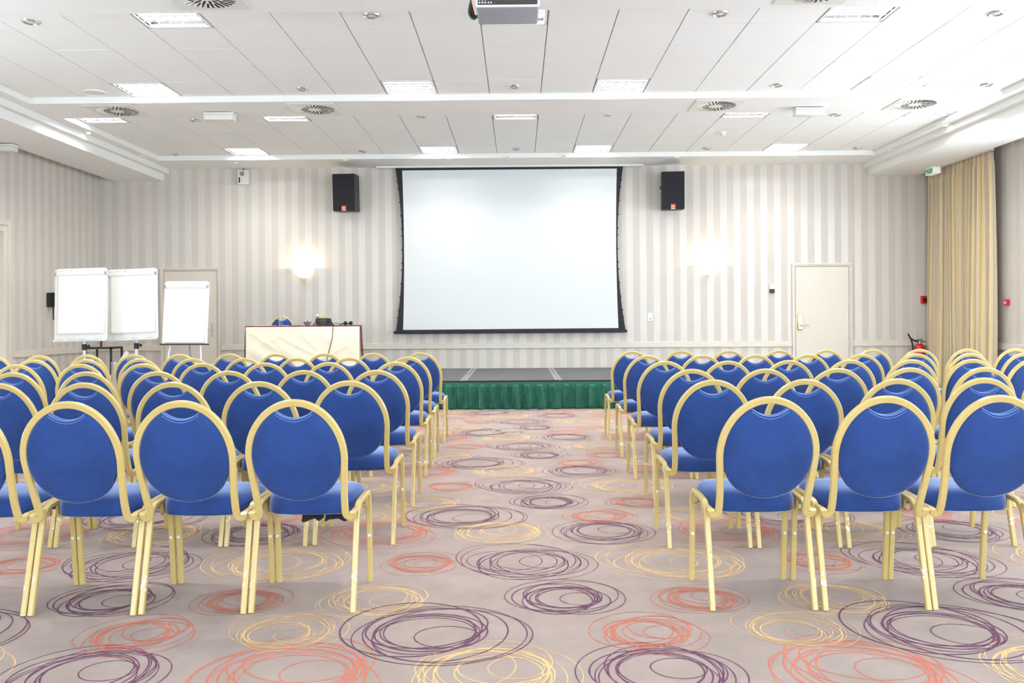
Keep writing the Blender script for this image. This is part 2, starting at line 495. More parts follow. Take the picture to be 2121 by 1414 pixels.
# ceiling: beams, side soffits with two steps, and the three tiled coffers
bm = bmesh.new()
SL, SR = -6.07, 6.01
ys = [YR] + [v for y0, p in TRAYS for v in (y0, y0 + 5 * p)] + [YB]
for a, b in zip(ys[0::2], ys[1::2]): box(bm, (TX0, a, ZS), (TX1, b, 4.1))
for o_, s in (((TX0, SL, SL - .085, -7.0, XL), -1), ((TX1, SR, SR + .085, 6.95, XR), 1)):
    t_, a, b, c, d = o_
    pr = [(t_, 4.1), (t_, ZS), (a, ZS), (a, 3.79), (b, 3.79), (b, 3.665), (c, 3.665), (d, 3.79), (d, 4.1)]
    prism(bm, pr, YR, YB)
ceil = struct(obj('ceiling', bm, M['ceil'], smooth=0), 'white coffered ceiling with stepped side soffits')
# which grid cells carry a recessed light
LIGHT_PX = {1: [(360, 48), (1080, 40), (1770, 37), (303, 188), (846, 178), (1284, 175), (1830, 174)],
            2: [(215, 257), (597, 248), (1066, 241), (1535, 241), (1915, 240), (518, 313), (910, 308), (1227, 306), (1621, 304)]}
cells = {0: {(1, 1), (9, 1), (17, 1), (5, 3), (13, 3)}, 1: set(), 2: set()}
cell_px = {}
for k, L in LIGHT_PX.items():
    for px, py in L:
        p = atZ(px, py, ZT)
        i = int(round((p.x - TX0) / T - .5)); i = max(0, min(18, i))
        y0, pt = TRAYS[k]
        j = 0 if py in (48, 40, 37, 257, 248, 241, 240) else 4
        cells[k].add((i, j)); cell_px[(k, i, j)] = (px, py)
for k, (y0, pt) in enumerate(TRAYS):
    bm = bmesh.new()
    for i in range(19):
        for j in range(5):
            if (i, j) in cells[k]: continue
            x0, yy = TX0 + i * T, y0 + j * pt
            dz = rnd.uniform(0, .0025)
            box(bm, (x0 + .005, yy + .0035, ZT + dz), (x0 + T - .005, yy + pt - .0035, ZT + .03))
    obj('ceiling_tiles', bm, M['tile'], ceil, smooth=0)
    bm = bmesh.new(); box(bm, (TX0, y0, ZT + .07), (TX1, y0 + 5 * pt, ZT + .14))
    for i in range(1, 19): box(bm, (TX0 + i * T - .008, y0, ZT + .012), (TX0 + i * T + .008, y0 + 5 * pt, ZT + .03))
    for j in range(1, 5): box(bm, (TX0, y0 + j * pt - .006, ZT + .006), (TX1, y0 + j * pt + .006, ZT + .03))
    obj('ceiling_grid', bm, M['gap'], ceil, smooth=0)

# recessed louvre lights
ordn = ['first', 'second', 'third', 'fourth', 'fifth', 'sixth', 'seventh', 'eighth', 'ninth', 'tenth']
def make_louvre(loc, label, first=[None], pt=.62):
    if first[0] is not None:
        return dup(first[0], loc, (0, 0, 0), label)
    t = thing('ceiling_light', label, 'ceiling light', loc, group='recessed louvre lights in the ceiling')
    a = .298
    bm = bmesh.new()
    for lo, hi in (((-a, -a), (a, -a + .03)), ((-a, a - .03), (a, a)), ((-a, -a), (-a + .025, a)), ((a - .025, -a), (a, a))):
        box(bm, (lo[0], lo[1], -.004), (hi[0], hi[1], .02), .002)
    obj('frame', bm, M['refl'], t, 0)
    bm = bmesh.new()
    prism(bm, [(-a + .02, 0), (-a + .02, .066), (a - .02, .066), (a - .02, 0), (a - .025, 0), (a - .025, .061), (-a + .025, .061), (-a + .025, 0)], -a + .02, a - .02)
    obj('housing', bm, M['refl'], t, 0)
    for k in range(4):
        y = -a + .06 + (2 * a - .12) * (k + .5) / 4
        bm = bmesh.new(); box(bm, (-.26, y - .02, .034), (.26, y + .02, .05))
        obj('fluorescent_tube', bm, M['tube'], t, 0)
    bm = bmesh.new()
    for k in range(1, 5):
        x = -a + .025 + (2 * a - .05) * k / 5
        prism(bm, [(x - .002, 0), (x + .002, 0), (x + .004, .02), (x - .004, .02)], -a + .03, a - .03)
    for k in range(0, 5):
        y = -a + .06 + (2 * a - .12) * k / 4
        prism(bm, [(y - .003, 0), (y + .003, 0), (y + .010, .016), (y - .010, .016)], -a + .025, a - .025, 'x')
    obj('louvre', bm, M['blade'], t, 0)
    first[0] = t
    return t
where = {1: {0: 'in the near row of the front coffer', 4: 'in the far row of the front coffer'}, 2: {0: 'in the near row of the far coffer', 4: 'in the far row of the far coffer'}}
for k in (1, 2, 0):
    y0, pt = TRAYS[k]
    for j in range(5):
        row = sorted(i for (i, jj) in cells[k] if jj == j)
        for n, i in enumerate(row):
            if k == 0: lab = 'recessed louvre light overhead, out of the picture'
            else: lab = 'square recessed louvre light, %s from the left %s' % (ordn[n], where[k][j])
            if (k, j, n) == (1, 0, 1): lab = 'square recessed louvre light half hidden behind the hanging projector'
            make_louvre((TX0 + (i + .5) * T, y0 + (j + .5) * pt, ZT + .002), lab)

# swirl air diffusers
def make_diffuser(loc, label, first=[None]):
    if first[0] is not None: return dup(first[0], loc, (0, 0, 0), label)
    t = thing('air_diffuser', label, 'air vent', loc, group='swirl air diffusers on the ceiling beams')
    bm = bmesh.new(); box(bm, (-.30, -.30, -.010), (.30, .30, 0), .004)
    obj('faceplate', bm, M['offwhite'], t, 0)
    bm = bmesh.new()
    for k in range(32):
        a = 2 * PI * k / 32
        r0 = .085 if k % 2 == 0 else .15
        m = Matrix.Rotation(a, 4, 'Z') @ Matrix.Translation(((r0 + .245) / 2, 0, -.0105)) @ Matrix.Rotation(.12, 4, 'Z')
        h = (.245 - r0) / 2
        box(bm, (-h, -.009, -.0012), (h, .009, .0012), mat=m)
    obj('slots', bm, M['dark'], t, 0)
    bm = bmesh.new()
    for k in range(32):
        a = 2 * PI * k / 32
        m = Matrix.Rotation(a + .075, 4, 'Z') @ Matrix.Translation((.205, 0, -.013)) @ Matrix.Rotation(.5, 4, 'X')
        box(bm, (-.045, -.006, -.0015), (.045, .006, .0015), mat=m)
    obj('vane', bm, M['offwhite'], t, 0)
    first[0] = t; return t
for px, py, lab in ((253, 234, 'square swirl air diffuser on the middle beam, leftmost of four'), (653, 227, 'square swirl air diffuser on the middle beam, second from left'),
                    (1480, 221, 'square swirl air diffuser on the middle beam, third from left'), (1885, 220.5, 'square swirl air diffuser on the middle beam, rightmost of four'),
                    (434, 3, 'square swirl air diffuser cut by the picture top, left of the projector'), (1683, -4, 'square swirl air diffuser cut by the picture top, right of the projector')):
    p = atZ(px, py, ZS)
    p.y = 11.10 if py > 100 else 7.22
    make_diffuser((p.x if py < 100 else atZ(px, py, ZS).x, p.y, ZS), lab)

# downlights, speakers and detectors let into the ceiling
def make_downlight(loc, label, lit=False, first={}, small=False):
    if (lit, small) in first: return dup(first[(lit, small)], loc, (0, 0, 0), label)
    s = .55 if small else 1.0
    t = thing('ceiling_downlight', label, 'downlight', loc, group='round ceiling downlights')
    bm = bmesh.new(); lathe(bm, [(.052 * s, .02), (.050 * s, -.004), (.058 * s, -.014), (.074 * s, -.010), (.078 * s, 0), (.076 * s, .004)], 28)
    obj('trim_ring', bm, M['chrome'] if not small else M['white'], t)
    bm = bmesh.new(); lathe(bm, [(0, -.012), (.03 * s, -.008), (.046 * s, .004), (.052 * s, .012)], 24)
    obj('bulb', bm, M['bulb_on'] if lit else M['bulb_off'], t)
    first[(lit, small)] = t; return t
dl = [(64, 45, ZT, 'chrome downlight leftmost in the near row of the front coffer'), (770, 32, ZT, 'chrome downlight left of the projector in the front coffer'),
      (1491, 28, ZT, 'chrome downlight right of the projector in the front coffer'), (2063, 27, ZT, 'chrome downlight rightmost in the near row of the front coffer'),
      (626, 184, ZT, 'chrome downlight left of centre in the far row of the front coffer'), (1064, 179, ZT, 'chrome downlight in the centre of the far row of the front coffer'),
      (1610, 176, ZT, 'chrome downlight right of centre in the far row of the front coffer'), (2043, 175, ZT, 'chrome downlight by the right end of the front coffer'),
      (404, 249, ZT, 'chrome downlight leftmost in the near row of the far coffer'), (873, 240.5, ZT, 'chrome downlight left of the middle light in the far coffer'),
      (1255, 237.5, ZT, 'chrome downlight right of the middle light in the far coffer'), (1730, 237.5, ZT, 'chrome downlight beside the right emergency light in the far coffer'),
      (362, 319, ZT, 'chrome downlight at the far left corner of the far coffer'), (752, 313, ZT, 'chrome downlight left of centre in the far row of the far coffer'),
      (1068, 308, ZT, 'chrome downlight in the centre of the far row of the far coffer'), (1463, 307, ZT, 'chrome downlight right of centre in the far row of the far coffer'),
      (1775, 307, ZT, 'chrome downlight at the far right corner of the far coffer')]
for px, py, z, lab in dl: make_downlight(atZ(px, py, z), lab)
for px, py, lab, lit in ((177, 274, 'lit spotlight on the left side soffit', True), (1959, 258, 'lit spotlight on the right side soffit', True),
                    (293, 322.5, 'small unlit spotlight far along the left side soffit', False), (1847, 309.5, 'small unlit spotlight far along the right side soffit', False)):
    p = atZ(px, py, ZS); p.x = (TX0 + SL) / 2 if px < 1000 else (TX1 + SR) / 2
    o = make_downlight(p, lab, lit, small=True)
    if lit:
        l = bpy.data.lights.new('spot_lamp', 'SPOT'); l.energy = 7; l.color = (1, .86, .65); l.spot_size = 2.4; l.spot_blend = .6; l.shadow_soft_size = .03
        lo = bpy.data.objects.new('spot_lamp', l); COL.objects.link(lo); lo.location = (p.x, p.y, ZS - .03)
for px, py, lab in ((488, 336, 'tiny white spotlight above the wall speaker unit'), (930, 328, 'tiny white spotlight over the left of the screen'), (1055, 326.5, 'tiny white spotlight over the middle of the screen'),
                    (1172, 325, 'tiny white spotlight over the right of the screen'), (715, 331, 'tiny white spotlight above the left loudspeaker'), (1402, 325, 'tiny white spotlight above the right loudspeaker'), (1645, 325, 'tiny white spotlight above the right-hand door')):
    p = atZ(px, py, ZS); p.y = min(p.y, YB - .2); make_downlight(p, lab, small=True)
def ceiling_speaker(px, py, lab):
    p = atZ(px, py, ZT)
    t = thing('ceiling_speaker', lab, 'speaker', (p.x, p.y, ZT), group='round ceiling speakers')
    bm = bmesh.new(); lathe(bm, [(.13, .002), (.128, -.008), (.112, -.012), (.11, -.008)], 32); obj('rim', bm, M['white'], t)
    bm = bmesh.new(); lathe(bm, [(0, -.012), (.06, -.0115), (.11, -.008)], 32); obj('grille', bm, M['offwhite'], t)
ceiling_speaker(196, 191, 'round ceiling speaker by the left front louvre light')
ceiling_speaker(1937, 176.5, 'round ceiling speaker by the right front louvre light')
p = atZ(1497, 274, ZT)
t = thing('smoke_detector', 'white smoke detector in the far coffer', 'smoke detector', (p.x, p.y, ZT))
bm = bmesh.new(); lathe(bm, [(.055, 0), (.055, -.012), (.04, -.02), (0, -.02)], 24); obj('base', bm, M['white'], t)
bm = bmesh.new(); lathe(bm, [(.034, -.02), (.036, -.04), (.022, -.052), (0, -.053)], 24); obj('sensing_head', bm, M['offwhite'], t)

# emergency lights
def emergency(px, py, z, lab, y=None, rz=0):
    p = atZ(px, py, z)
    if y: p.y = y
    t = thing('emergency_light', lab, 'emergency light', (p.x, p.y, z), (0, 0, rz), 'white emergency light boxes')
    bm = bmesh.new(); box(bm, (-.19, -.075, -.035), (.19, .075, -.012), .006); box(bm, (-.165, -.03, -.014), (-.135, .03, .0)); box(bm, (.135, -.03, -.014), (.165, .03, .0))
    obj('base', bm, M['white'], t)
    bm = bmesh.new(); box(bm, (-.187, -.072, -.105), (.187, .072, -.035), .012, 2); obj('diffuser', bm, M['offwhite'], t)
emergency(454, 232, ZS, 'white emergency light on the beam between the left diffusers', 11.25)
emergency(1678, 221, ZS, 'white emergency light on the beam between the right diffusers', 11.25)
emergency(4, 298, 3.665, 'white emergency light on the low left soffit at the picture edge')

# exit light on the right soffit
p = atZ(1938, 344, 3.665)
t = thing('exit_light', 'lit exit light with green pictogram under the right soffit by the curtain', 'exit sign', (p.x, p.y, 3.665))
bm = bmesh.new(); box(bm, (-.055, -.02, -.115), (.075, .26, -.02), .006); obj('diffuser', bm, M['exit_white'], t)
bm = bmesh.new(); box(bm, (-.05, -.015, -.02), (.07, .25, 0), .003); obj('base', bm, M['white'], t)
bm = bmesh.new(); box(bm, (-.060, .0, -.105), (-.054, .24, -.03)); g = obj('pictogram_panel', bm, M['exit_green'], t)
bm = bmesh.new()
X = -.0605
for yy, zz, w, h in ((.20, -.09, .03, .05), (.135, -.047, .012, .012), (.13, -.068, .012, .028), (.15, -.09, .03, .01), (.115, -.062, .02, .008), (.05, -.068, .05, .012)):
    box(bm, (X - .001, yy - w / 2, zz - h / 2 + .002), (X, yy + w / 2, zz + h / 2 + .002))
obj('running_figure', bm, M['exit_white'], g, 0)

# rails and skirtings
def trim(n, lo, hi):
    bm = bmesh.new(); box(bm, lo, hi, .006); struct(obj('trim_%d' % n, bm, M['cream']))
def wx(px, py=700): return atY(px, py, YB).x
R0, R1 = .712, .812
dL0, dL1 = wx(334), wx(457.5)
dR0, dR1 = wx(1640.5), wx(1765)
trim(1, (XL + .002, YB - .03, R0), (dL0 - .004, YB, R1))
trim(2, (dL1 + .004, YB - .03, R0), (dR0 - .004, YB, R1))
trim(3, (dR1 + .004, YB - .03, R0), (XR - .002, YB, R1))
trim(4, (XL, D3[1] + .17, R0), (XL + .03, YB - .04, R1))
trim(5, (XR - .03, 12.3, R0), (XR, YB - .04, R1))
for n, (lo, hi) in {'back': ((dL1 + .004, YB - .02, 0), (dR0 - .004, YB, .12)), 'left': ((XL, D3[1] + .17, 0), (XL + .02, YB - .03, .12)), 'right': ((XR - .02, 12.3, 0), (XR, YB - .03, .12))}.items():
    bm = bmesh.new(); box(bm, lo, hi, .004); struct(obj('baseboard_' + n, bm, M['cream']))

# doors in the stage wall
def wall_door(n, x0, x1, ztop, side, lab):
    c = .062
    bm = bmesh.new(); box(bm, (x0 + c, YB - .018, .005), (x1 - c, YB - .001, ztop - c), .002)
    d = struct(obj('door_%d' % n, bm, M['cream'], smooth=0), lab)
    bm = bmesh.new()
    for a, b, dep in ((0, .03, .035), (.03, c - .008, .024)):
        box(bm, (x0 + a, YB - dep, 0), (x0 + b, YB, ztop - a), .004); box(bm, (x1 - b, YB - dep, 0), (x1 - a, YB, ztop - a), .004)
        box(bm, (x0 + b, YB - dep, ztop - b), (x1 - b, YB, ztop - a), .004)
    obj('door_frame', bm, M['cream'], d)
    bm = bmesh.new()
    box(bm, (x0 + c - .008, YB - .004, 0), (x0 + c, YB, ztop - c)); box(bm, (x1 - c, YB - .004, 0), (x1 - c + .008, YB, ztop - c)); box(bm, (x0 + c, YB - .004, ztop - c), (x1 - c, YB, ztop - c + .008))
    obj('shadow_gap', bm, M['gap'], d, 0)
    return d
zt = atY(1700, 545, YB).z
door1 = wall_door(1, dL0, dL1, zt, 1, 'cream door half hidden behind the right-hand flipchart')
door2 = wall_door(2, dR0, dR1, zt, -1, 'cream door with brass lock plate at the right of the stage wall')
# left door: chrome lever on a long plate
p = atY(441, 683, YB)
h = bpy.data.objects.new('door_handle', None); COL.objects.link(h); h.parent = door1; h.location = (p.x, YB - .018, p.z)
bm = bmesh.new(); box(bm, (-.02, -.008, -.115), (.02, 0, .115), .003); box(bm, (-.004, -.0095, -.06), (.004, -.0075, -.035)); obj('lock_plate', bm, M['steel'], h)
bm = bmesh.new(); sweep(bm, fillet([(0, -.006, .02), (0, -.055, .02), (-.125, -.055, .02)], .02), circ_prof(.009, 10), (0, 0, 1)); obj('lever', bm, M['chrome'], h)
# right door: brass card lock
p0, p1 = atY(1651, 648, YB), atY(1660, 683.5, YB)
h = bpy.data.objects.new('door_handle', None); COL.objects.link(h); h.parent = door2; h.location = ((p0.x + p1.x) / 2, YB - .018, (p0.z + p1.z) / 2)
hw, hh = .04, abs(p0.z - p1.z) / 2
bm = bmesh.new(); box(bm, (-hw, -.02, -hh), (hw, 0, hh), .006, 2); obj('lock_plate', bm, M['brass'], h)
bm = bmesh.new(); prism(bm, [(-.033, -.13), (.033, -.13)] + [(.033 * math.cos(a), .0 + .03 * math.sin(a)) for a in np.linspace(0, PI, 12)], -.045, -.02); obj('lock_cover', bm, M['brass'], h)
bm = bmesh.new(); sweep(bm, fillet([(0, -.04, -.065), (0, -.085, -.065), (.135, -.085, -.065)], .02), circ_prof(.011, 10), (0, 0, 1)); lathe(bm, [(0, 0), (.02, 0), (.018, .012), (0, .014)], 16, Matrix.Translation((0, -.045, -.065)) @ Matrix.Rotation(PI / 2, 4, 'X')); obj('lever', bm, M['brass'], h)
for zz in (1.72, 1.48, .78, .3):
    bm = bmesh.new(); cyl(bm, .012, zz - .05, zz + .05, 12, Matrix.Translation((dR1 - .055, YB - .03, 0))); obj('hinge', bm, M['cream'], door2)

# doorway in the left wall
bm = bmesh.new(); box(bm, (XL - .149, D3[0], 0), (XL - .10, D3[1], D3[2]))
d3 = struct(obj('door_3', bm, M['cream'], smooth=0), 'cream doorway in the left wall at the picture edge')
bm = bmesh.new()
for a, b, dep in ((-.03, .06, .025), (.06, .15, .04)):
    box(bm, (XL - (.1 if a < 0 else 0), D3[1] + a, 0), (XL + dep, D3[1] + b, D3[2] + b), .006)
    box(bm, (XL - (.1 if a < 0 else 0), D3[0] - b, D3[2] + a), (XL + dep, D3[1] + a - .001, D3[2] + b), .006)
    box(bm, (XL - (.1 if a < 0 else 0), D3[0] - b, 0), (XL + dep, D3[0] - a, D3[2] + a - .001), .006)
obj('door_frame', bm, M['cream'], d3)

# curtain on the right wall
def build_curtain():
    y0, y1, zt_, zb = 13.22, 15.30, 3.68, .02
    ns, nz = 420, 40
    t = thing('curtain', 'full-length gold and beige striped curtain in the right-hand corner', 'curtain', (7.07, (y0 + y1) / 2, 0))
    bm = bmesh.new(); uvl = bm.loops.layers.uv.new('UVMap')
    rr = random.Random(3); ph = [rr.uniform(0, 6) for _ in range(8)]
    def P(s, v):
        y = y0 + (y1 - y0) * s
        k = 16
        w = math.sin(2 * PI * k * s + 1.6 * math.sin(2 * PI * 3.1 * s + ph[0]) + .35 * v * math.sin(5 * s * PI + ph[2]))
        w2 = math.sin(2 * PI * k * .5 * s + ph[1] + .5 * v)
        amp = (.040 + .034 * v) * (1 + .35 * math.sin(2 * PI * 2.3 * s + ph[3]))
        x = amp * w + .025 * v * w2 + .012 * math.sin(3 * v + 9 * s)
        if v < .035: x = x * .55 + .010 * math.sin(2 * PI * 3 * k * s)
        yo = .012 * math.cos(2 * PI * k * s) * (0.5 + v)
        ex = .06 * math.sin(min(1, v * 1.3) * PI * .5) * (.5 - s) * -1.0
        return Vector((x, y + yo - (y0 + y1) / 2 + ex, zt_ + (zb - zt_) * v)), s * 5.2
    G = []
    for iz in range(nz + 1):
        v = (iz / nz) ** 1.15
        G.append([P(i / ns, v) for i in range(ns + 1)])
    VV = [[bm.verts.new(p) for p, _ in r] for r in G]
    for iz in range(nz):
        for i in range(ns):
            f = bm.faces.new((VV[iz][i], VV[iz][i + 1], VV[iz + 1][i + 1], VV[iz + 1][i]))
            for lp, (a, b) in zip(f.loops, ((iz, i), (iz, i + 1), (iz + 1, i + 1), (iz + 1, i))): lp[uvl].uv = (G[a][b][1], a / nz)
    o = obj('drape', bm, M['curtain'], t, 80)
    m = o.modifiers.new('thickness', 'SOLIDIFY'); m.thickness = .004
    bm = bmesh.new(); box(bm, (-.02, y0 - (y0 + y1) / 2 - .02, 3.682), (.02, y1 - (y0 + y1) / 2 + .02, 3.705)); obj('curtain_rail', bm, M['white'], t)
build_curtain()

# ------------------------------------------------------------------ things on the walls
YW = YB
# projection screen
def build_screen():
    y = YW - .11
    C = lambda px, py: atY(px, py, y)
    cx = C(1056, 500).x
    t = thing('projection_screen', 'large white tab-tensioned projection screen with black border on the stage wall', 'projection screen', (cx, y, C(1056, 690).z))
    z0 = C(1056, 690).z
    ztop = ZS - .03
    def edge(a, b, mid, n=24):      # concave side, pulled taut
        out = []
        for i in range(n + 1):
            v = i / n
            px = a[0] + (b[0] - a[0]) * v; py = a[1] + (b[1] - a[1]) * v
            s = 4 * v * (1 - v)
            out.append((px + mid * s, py))
        return out
    L = [C(*q) for q in edge((819, 341), (820, 686), 13.5)]
    Rr = [C(*q) for q in edge((1290.5, 337), (1296, 684), -14)]
    Li = [C(*q) for q in edge((833, 353), (835, 683), 3)]
    Ri = [C(*q) for q in edge((1277.5, 349), (1281, 679), -3)]
    for lst in (L, Rr):
        for i, p in enumerate(lst):
            p.z = ztop + (lst[-1].z - ztop) * i / (len(lst) - 1)
    bm = bmesh.new()
    def sheet(A, B, yy, th):
        va = [bm.verts.new((p.x - cx, yy, p.z - z0)) for p in A]; vb = [bm.verts.new((p.x - cx, yy, p.z - z0)) for p in B]
        wa = [bm.verts.new((p.x - cx, yy + th, p.z - z0)) for p in A]; wb = [bm.verts.new((p.x - cx, yy + th, p.z - z0)) for p in B]
        for i in range(len(A) - 1):
            bm.faces.new((va[i], vb[i], vb[i + 1], va[i + 1])); bm.faces.new((wa[i], wa[i + 1], wb[i + 1], wb[i]))
            bm.faces.new((va[i], va[i + 1], wa[i + 1], wa[i])); bm.faces.new((vb[i], wb[i], wb[i + 1], vb[i + 1]))
        bm.faces.new((va[0], wa[0], wb[0], vb[0])); bm.faces.new((va[-1], vb[-1], wb[-1], wa[-1]))
    sheet(L, Rr, 0, .004); bd = obj('black_border', bm, M['screen_edge'], t, 0)
    bm = bmesh.new(); sheet(Li, Ri, -.003, .002); obj('screen_surface', bm, M['screen'], t, 0)
    bm = bmesh.new()
    for lst, s in ((L, -1), (Rr, 1)):
        for i in range(1, 14):
            p = lst[int(round(i * 24 / 14))]
            box(bm, (p.x - cx - .012, -.003, p.z - z0 - .015), (p.x - cx + .012, .006, p.z - z0 + .015))
    obj('tension_tabs', bm, M['black'], bd, 0)
    a, b = C(815.5, 688), C(1299, 684)
    bm = bmesh.new(); box(bm, (a.x - cx, -.02, a.z - z0 - .028), (b.x - cx, .025, a.z - z0 + .022), .006, 2); obj('weight_bar', bm, M['screen_edge'], t)
    c0, c1 = C(780, 345), C(1332, 340)
    bm = bmesh.new(); box(bm, (c0.x - cx, -.06, ZS - .03 - z0), (c1.x - cx, .09, ZS - .001 - z0), .004); obj('screen_case', bm, M['white'], t)
build_screen()

# loudspeakers
from_text = {}
def text_mesh(s, size, name, mat, parent, loc, rot, extrude=.0008):
    cu = bpy.data.curves.new(name, 'FONT'); cu.body = s; cu.size = size; cu.extrude = extrude; cu.align_x = 'CENTER'; cu.align_y = 'CENTER'; cu.resolution_u = 2
    tmp = bpy.data.objects.new('tmp', cu); COL.objects.link(tmp)
    dg = bpy.context.evaluated_depsgraph_get(); me = bpy.data.meshes.new_from_object(tmp.evaluated_get(dg))
    bpy.data.objects.remove(tmp); bpy.data.curves.remove(cu)
    me.materials.clear(); o = link(name, me, mat, parent); o.location = loc; o.rotation_euler = rot
    return o
def loudspeaker(px0, px1, py0, py1, rz, lab):
    y = YW - .50
    a, b = atY(px0, py0, y), atY(px1, py1, y)
    h = a.z - b.z; w = .385
    cx = (a.x + b.x) / 2
    t = thing('loudspeaker', lab, 'loudspeaker', (cx, YW - .24, b.z), (math.radians(4), 0, rz), 'black loudspeakers on the stage wall')
    bm = bmesh.new()
    prism(bm, [(-w / 2, -.24), (w / 2, -.24), (w * .45, .15), (-w * .45, .15)], 0, h, 'z')
    bmesh.ops.bevel(bm, geom=list(bm.edges), offset=.008, segments=2, affect='EDGES')
    obj('cabinet', bm, M['cabinet'], t)
    bm = bmesh.new(); box(bm, (-w / 2 + .012, -.249, .012), (w / 2 - .012, -.238, h - .012), .004); g = obj('grille', bm, M['blackcloth'], t)
    bx_, bz = .0, .055
    bm = bmesh.new(); box(bm, (-.034, -.2535, bz - .034), (.034, -.248, bz + .034), .002); bd = obj('badge', bm, M['orange'], t)
    bm = bmesh.new(); box(bm, (-.034, -.2537, bz - .046), (.034, -.248, bz - .0345)); 
    for q in ((-.034, -.031, -.034, .034), (.031, .034, -.034, .034)): box(bm, (q[0], -.2545, bz + q[2]), (q[1], -.2534, bz + q[3]))
    obj('badge_strip', bm, M['white'], bd, 0)
    text_mesh('JBL', .034, 'badge_lettering', M['white'], bd, (0, -.2545, bz - .004), (PI / 2, 0, 0))
    bm = bmesh.new(); s = 1 if px0 < 1000 else -1
    xe = w / 2 - (w * .05) * .22 / .39
    box(bm, (s * xe - .02, -.05, h * .56), (s * xe + .002, .0, h * .64)); obj('carry_handle', bm, M['dark'], t, 0)
    bm = bmesh.new(); box(bm, (-.03, .14, h * .4), (.03, .20, h * .6)); box(bm, (-.09, .195, h * .35), (.09, .215, h * .65), .004); obj('wall_bracket', bm, M['black'], t)
    bm = bmesh.new(); tube(bm, smooth_curve([(.0, -.05, h - .005), (.01, -.03, h + .05), (-.01, .02, h + .12)]), .004); obj('safety_wire', bm, M['white'], t)
loudspeaker(686, 742, 358, 434.5, math.radians(-4), 'black loudspeaker on the wall left of the screen')
loudspeaker(1371, 1423, 353, 431, math.radians(-5), 'black loudspeaker on the wall right of the screen')

# sconces
def sconce(px, py, lab):
    p = atY(px, py, YW)
    t = thing('wall_sconce', lab, 'wall light', (p.x, YW, p.z), group='glowing bowl sconces on the stage wall')
    prof = [(.0, -.19), (.05, -.185), (.10, -.165), (.145, -.125), (.175, -.07), (.19, 0)]
    inner = [(r * .97, z + (.004 if r > 0 else .006)) for r, z in reversed(prof)]
    bm = bmesh.new(); lathe(bm, prof + inner, 28, Matrix.Rotation(PI, 4, 'Z'), ang=PI); obj('glass_bowl', bm, M['opal'], t)
    bm = bmesh.new(); cyl(bm, .028, -.215, -.186, 16, Matrix.Translation((0, -.035, 0))); obj('finial', bm, M['brass'], t)
    bm = bmesh.new(); box(bm, (-.05, -.012, -.16), (.05, 0, .01), .004); obj('backplate', bm, M['white'], t)
    bm = bmesh.new(); lathe(bm, [(0, -.05), (.02, -.045), (.03, -.01), (.02, .015), (0, .02)], 16, Matrix.Translation((0, -.085, -.02))); obj('bulb', bm, M['opal'], t)
    l = bpy.data.lights.new('sconce_lamp', 'POINT'); l.energy = SCONCE_POWER; l.color = (1, .80, .52); l.shadow_soft_size = .03
    o = bpy.data.objects.new('sconce_lamp', l); COL.objects.link(o); o.location = (p.x, YW - .085, p.z + .035)
sconce(629.5, 553, 'glowing bowl wall light left of the screen above the draped table')
sconce(1466, 547, 'glowing bowl wall light between the screen and the right-hand door')

# small wall loudspeaker unit
p0, p1 = atY(492, 352, YW - .07), atY(512.5, 382, YW - .07)
t = thing('wall_speaker_unit', 'pale grey wall unit with round grille near the ceiling at left', 'speaker', (p0.x, YW, p1.z))
w, h = p1.x - p0.x, p0.z - p1.z
bm = bmesh.new(); box(bm, (0, -.075, 0), (w + .02, -.001, h), .006); obj('housing', bm, M['offwhite'], t)
bm = bmesh.new(); lathe(bm, [(0, 0), (.04, 0), (.042, -.004), (0, -.005)], 24, Matrix.Translation((w * .46, -.075, h * .74)) @ Matrix.Rotation(-PI / 2, 4, 'X')); obj('grille', bm, M['tape'], t)
bm = bmesh.new(); box(bm, (w * .13, -.078, h * .13), (w * .26, -.074, h * .5)); obj('display', bm, M['dark'], t, 0)
bm = bmesh.new()
for x in (w * .06, w * .88): lathe(bm, [(0, 0), (.005, 0), (.004, -.002), (0, -.002)], 10, Matrix.Translation((x, -.0755, h * .15)) @ Matrix.Rotation(-PI / 2, 4, 'X'))
obj('screws', bm, M['dark'], t)
bm = bmesh.new(); tube(bm, [(w * .55, -.03, h - .01), (w * .52, -.03, h + .05)], .01); obj('cable', bm, M['black'], t)

# light switch and card reader
p = atY(1346.7, 656, YW)
t = thing('light_switch', 'white switch plate with a small knob right of the screen', 'switch', (p.x, YW, p.z))
bm = bmesh.new(); box(bm, (-.042, -.012, -.07), (.042, 0, .07), .004); obj('plate', bm, M['white'], t)
bm = bmesh.new(); lathe(bm, [(.013, 0), (.012, .012), (0, .014)], 16, Matrix.Translation((0, -.012, -.032)) @ Matrix.Rotation(PI / 2, 4, 'X')); obj('knob', bm, M['tape'], t)
bm = bmesh.new(); box(bm, (-.018, -.015, .012), (.018, -.011, .05), .002); obj('rocker', bm, M['white'], t)
p = atY(1598.5, 598.5, YW)
t = thing('wall_sensor', 'white and black wall box beside the right-hand door', 'wall sensor', (p.x, YW, p.z))
bm = bmesh.new(); box(bm, (-.042, -.035, .0), (.042, 0, .076), .004); obj('cover', bm, M['white'], t)
bm = bmesh.new(); box(bm, (-.04, -.045, -.07), (.04, 0, .0), .006); obj('reader', bm, M['black'], t)

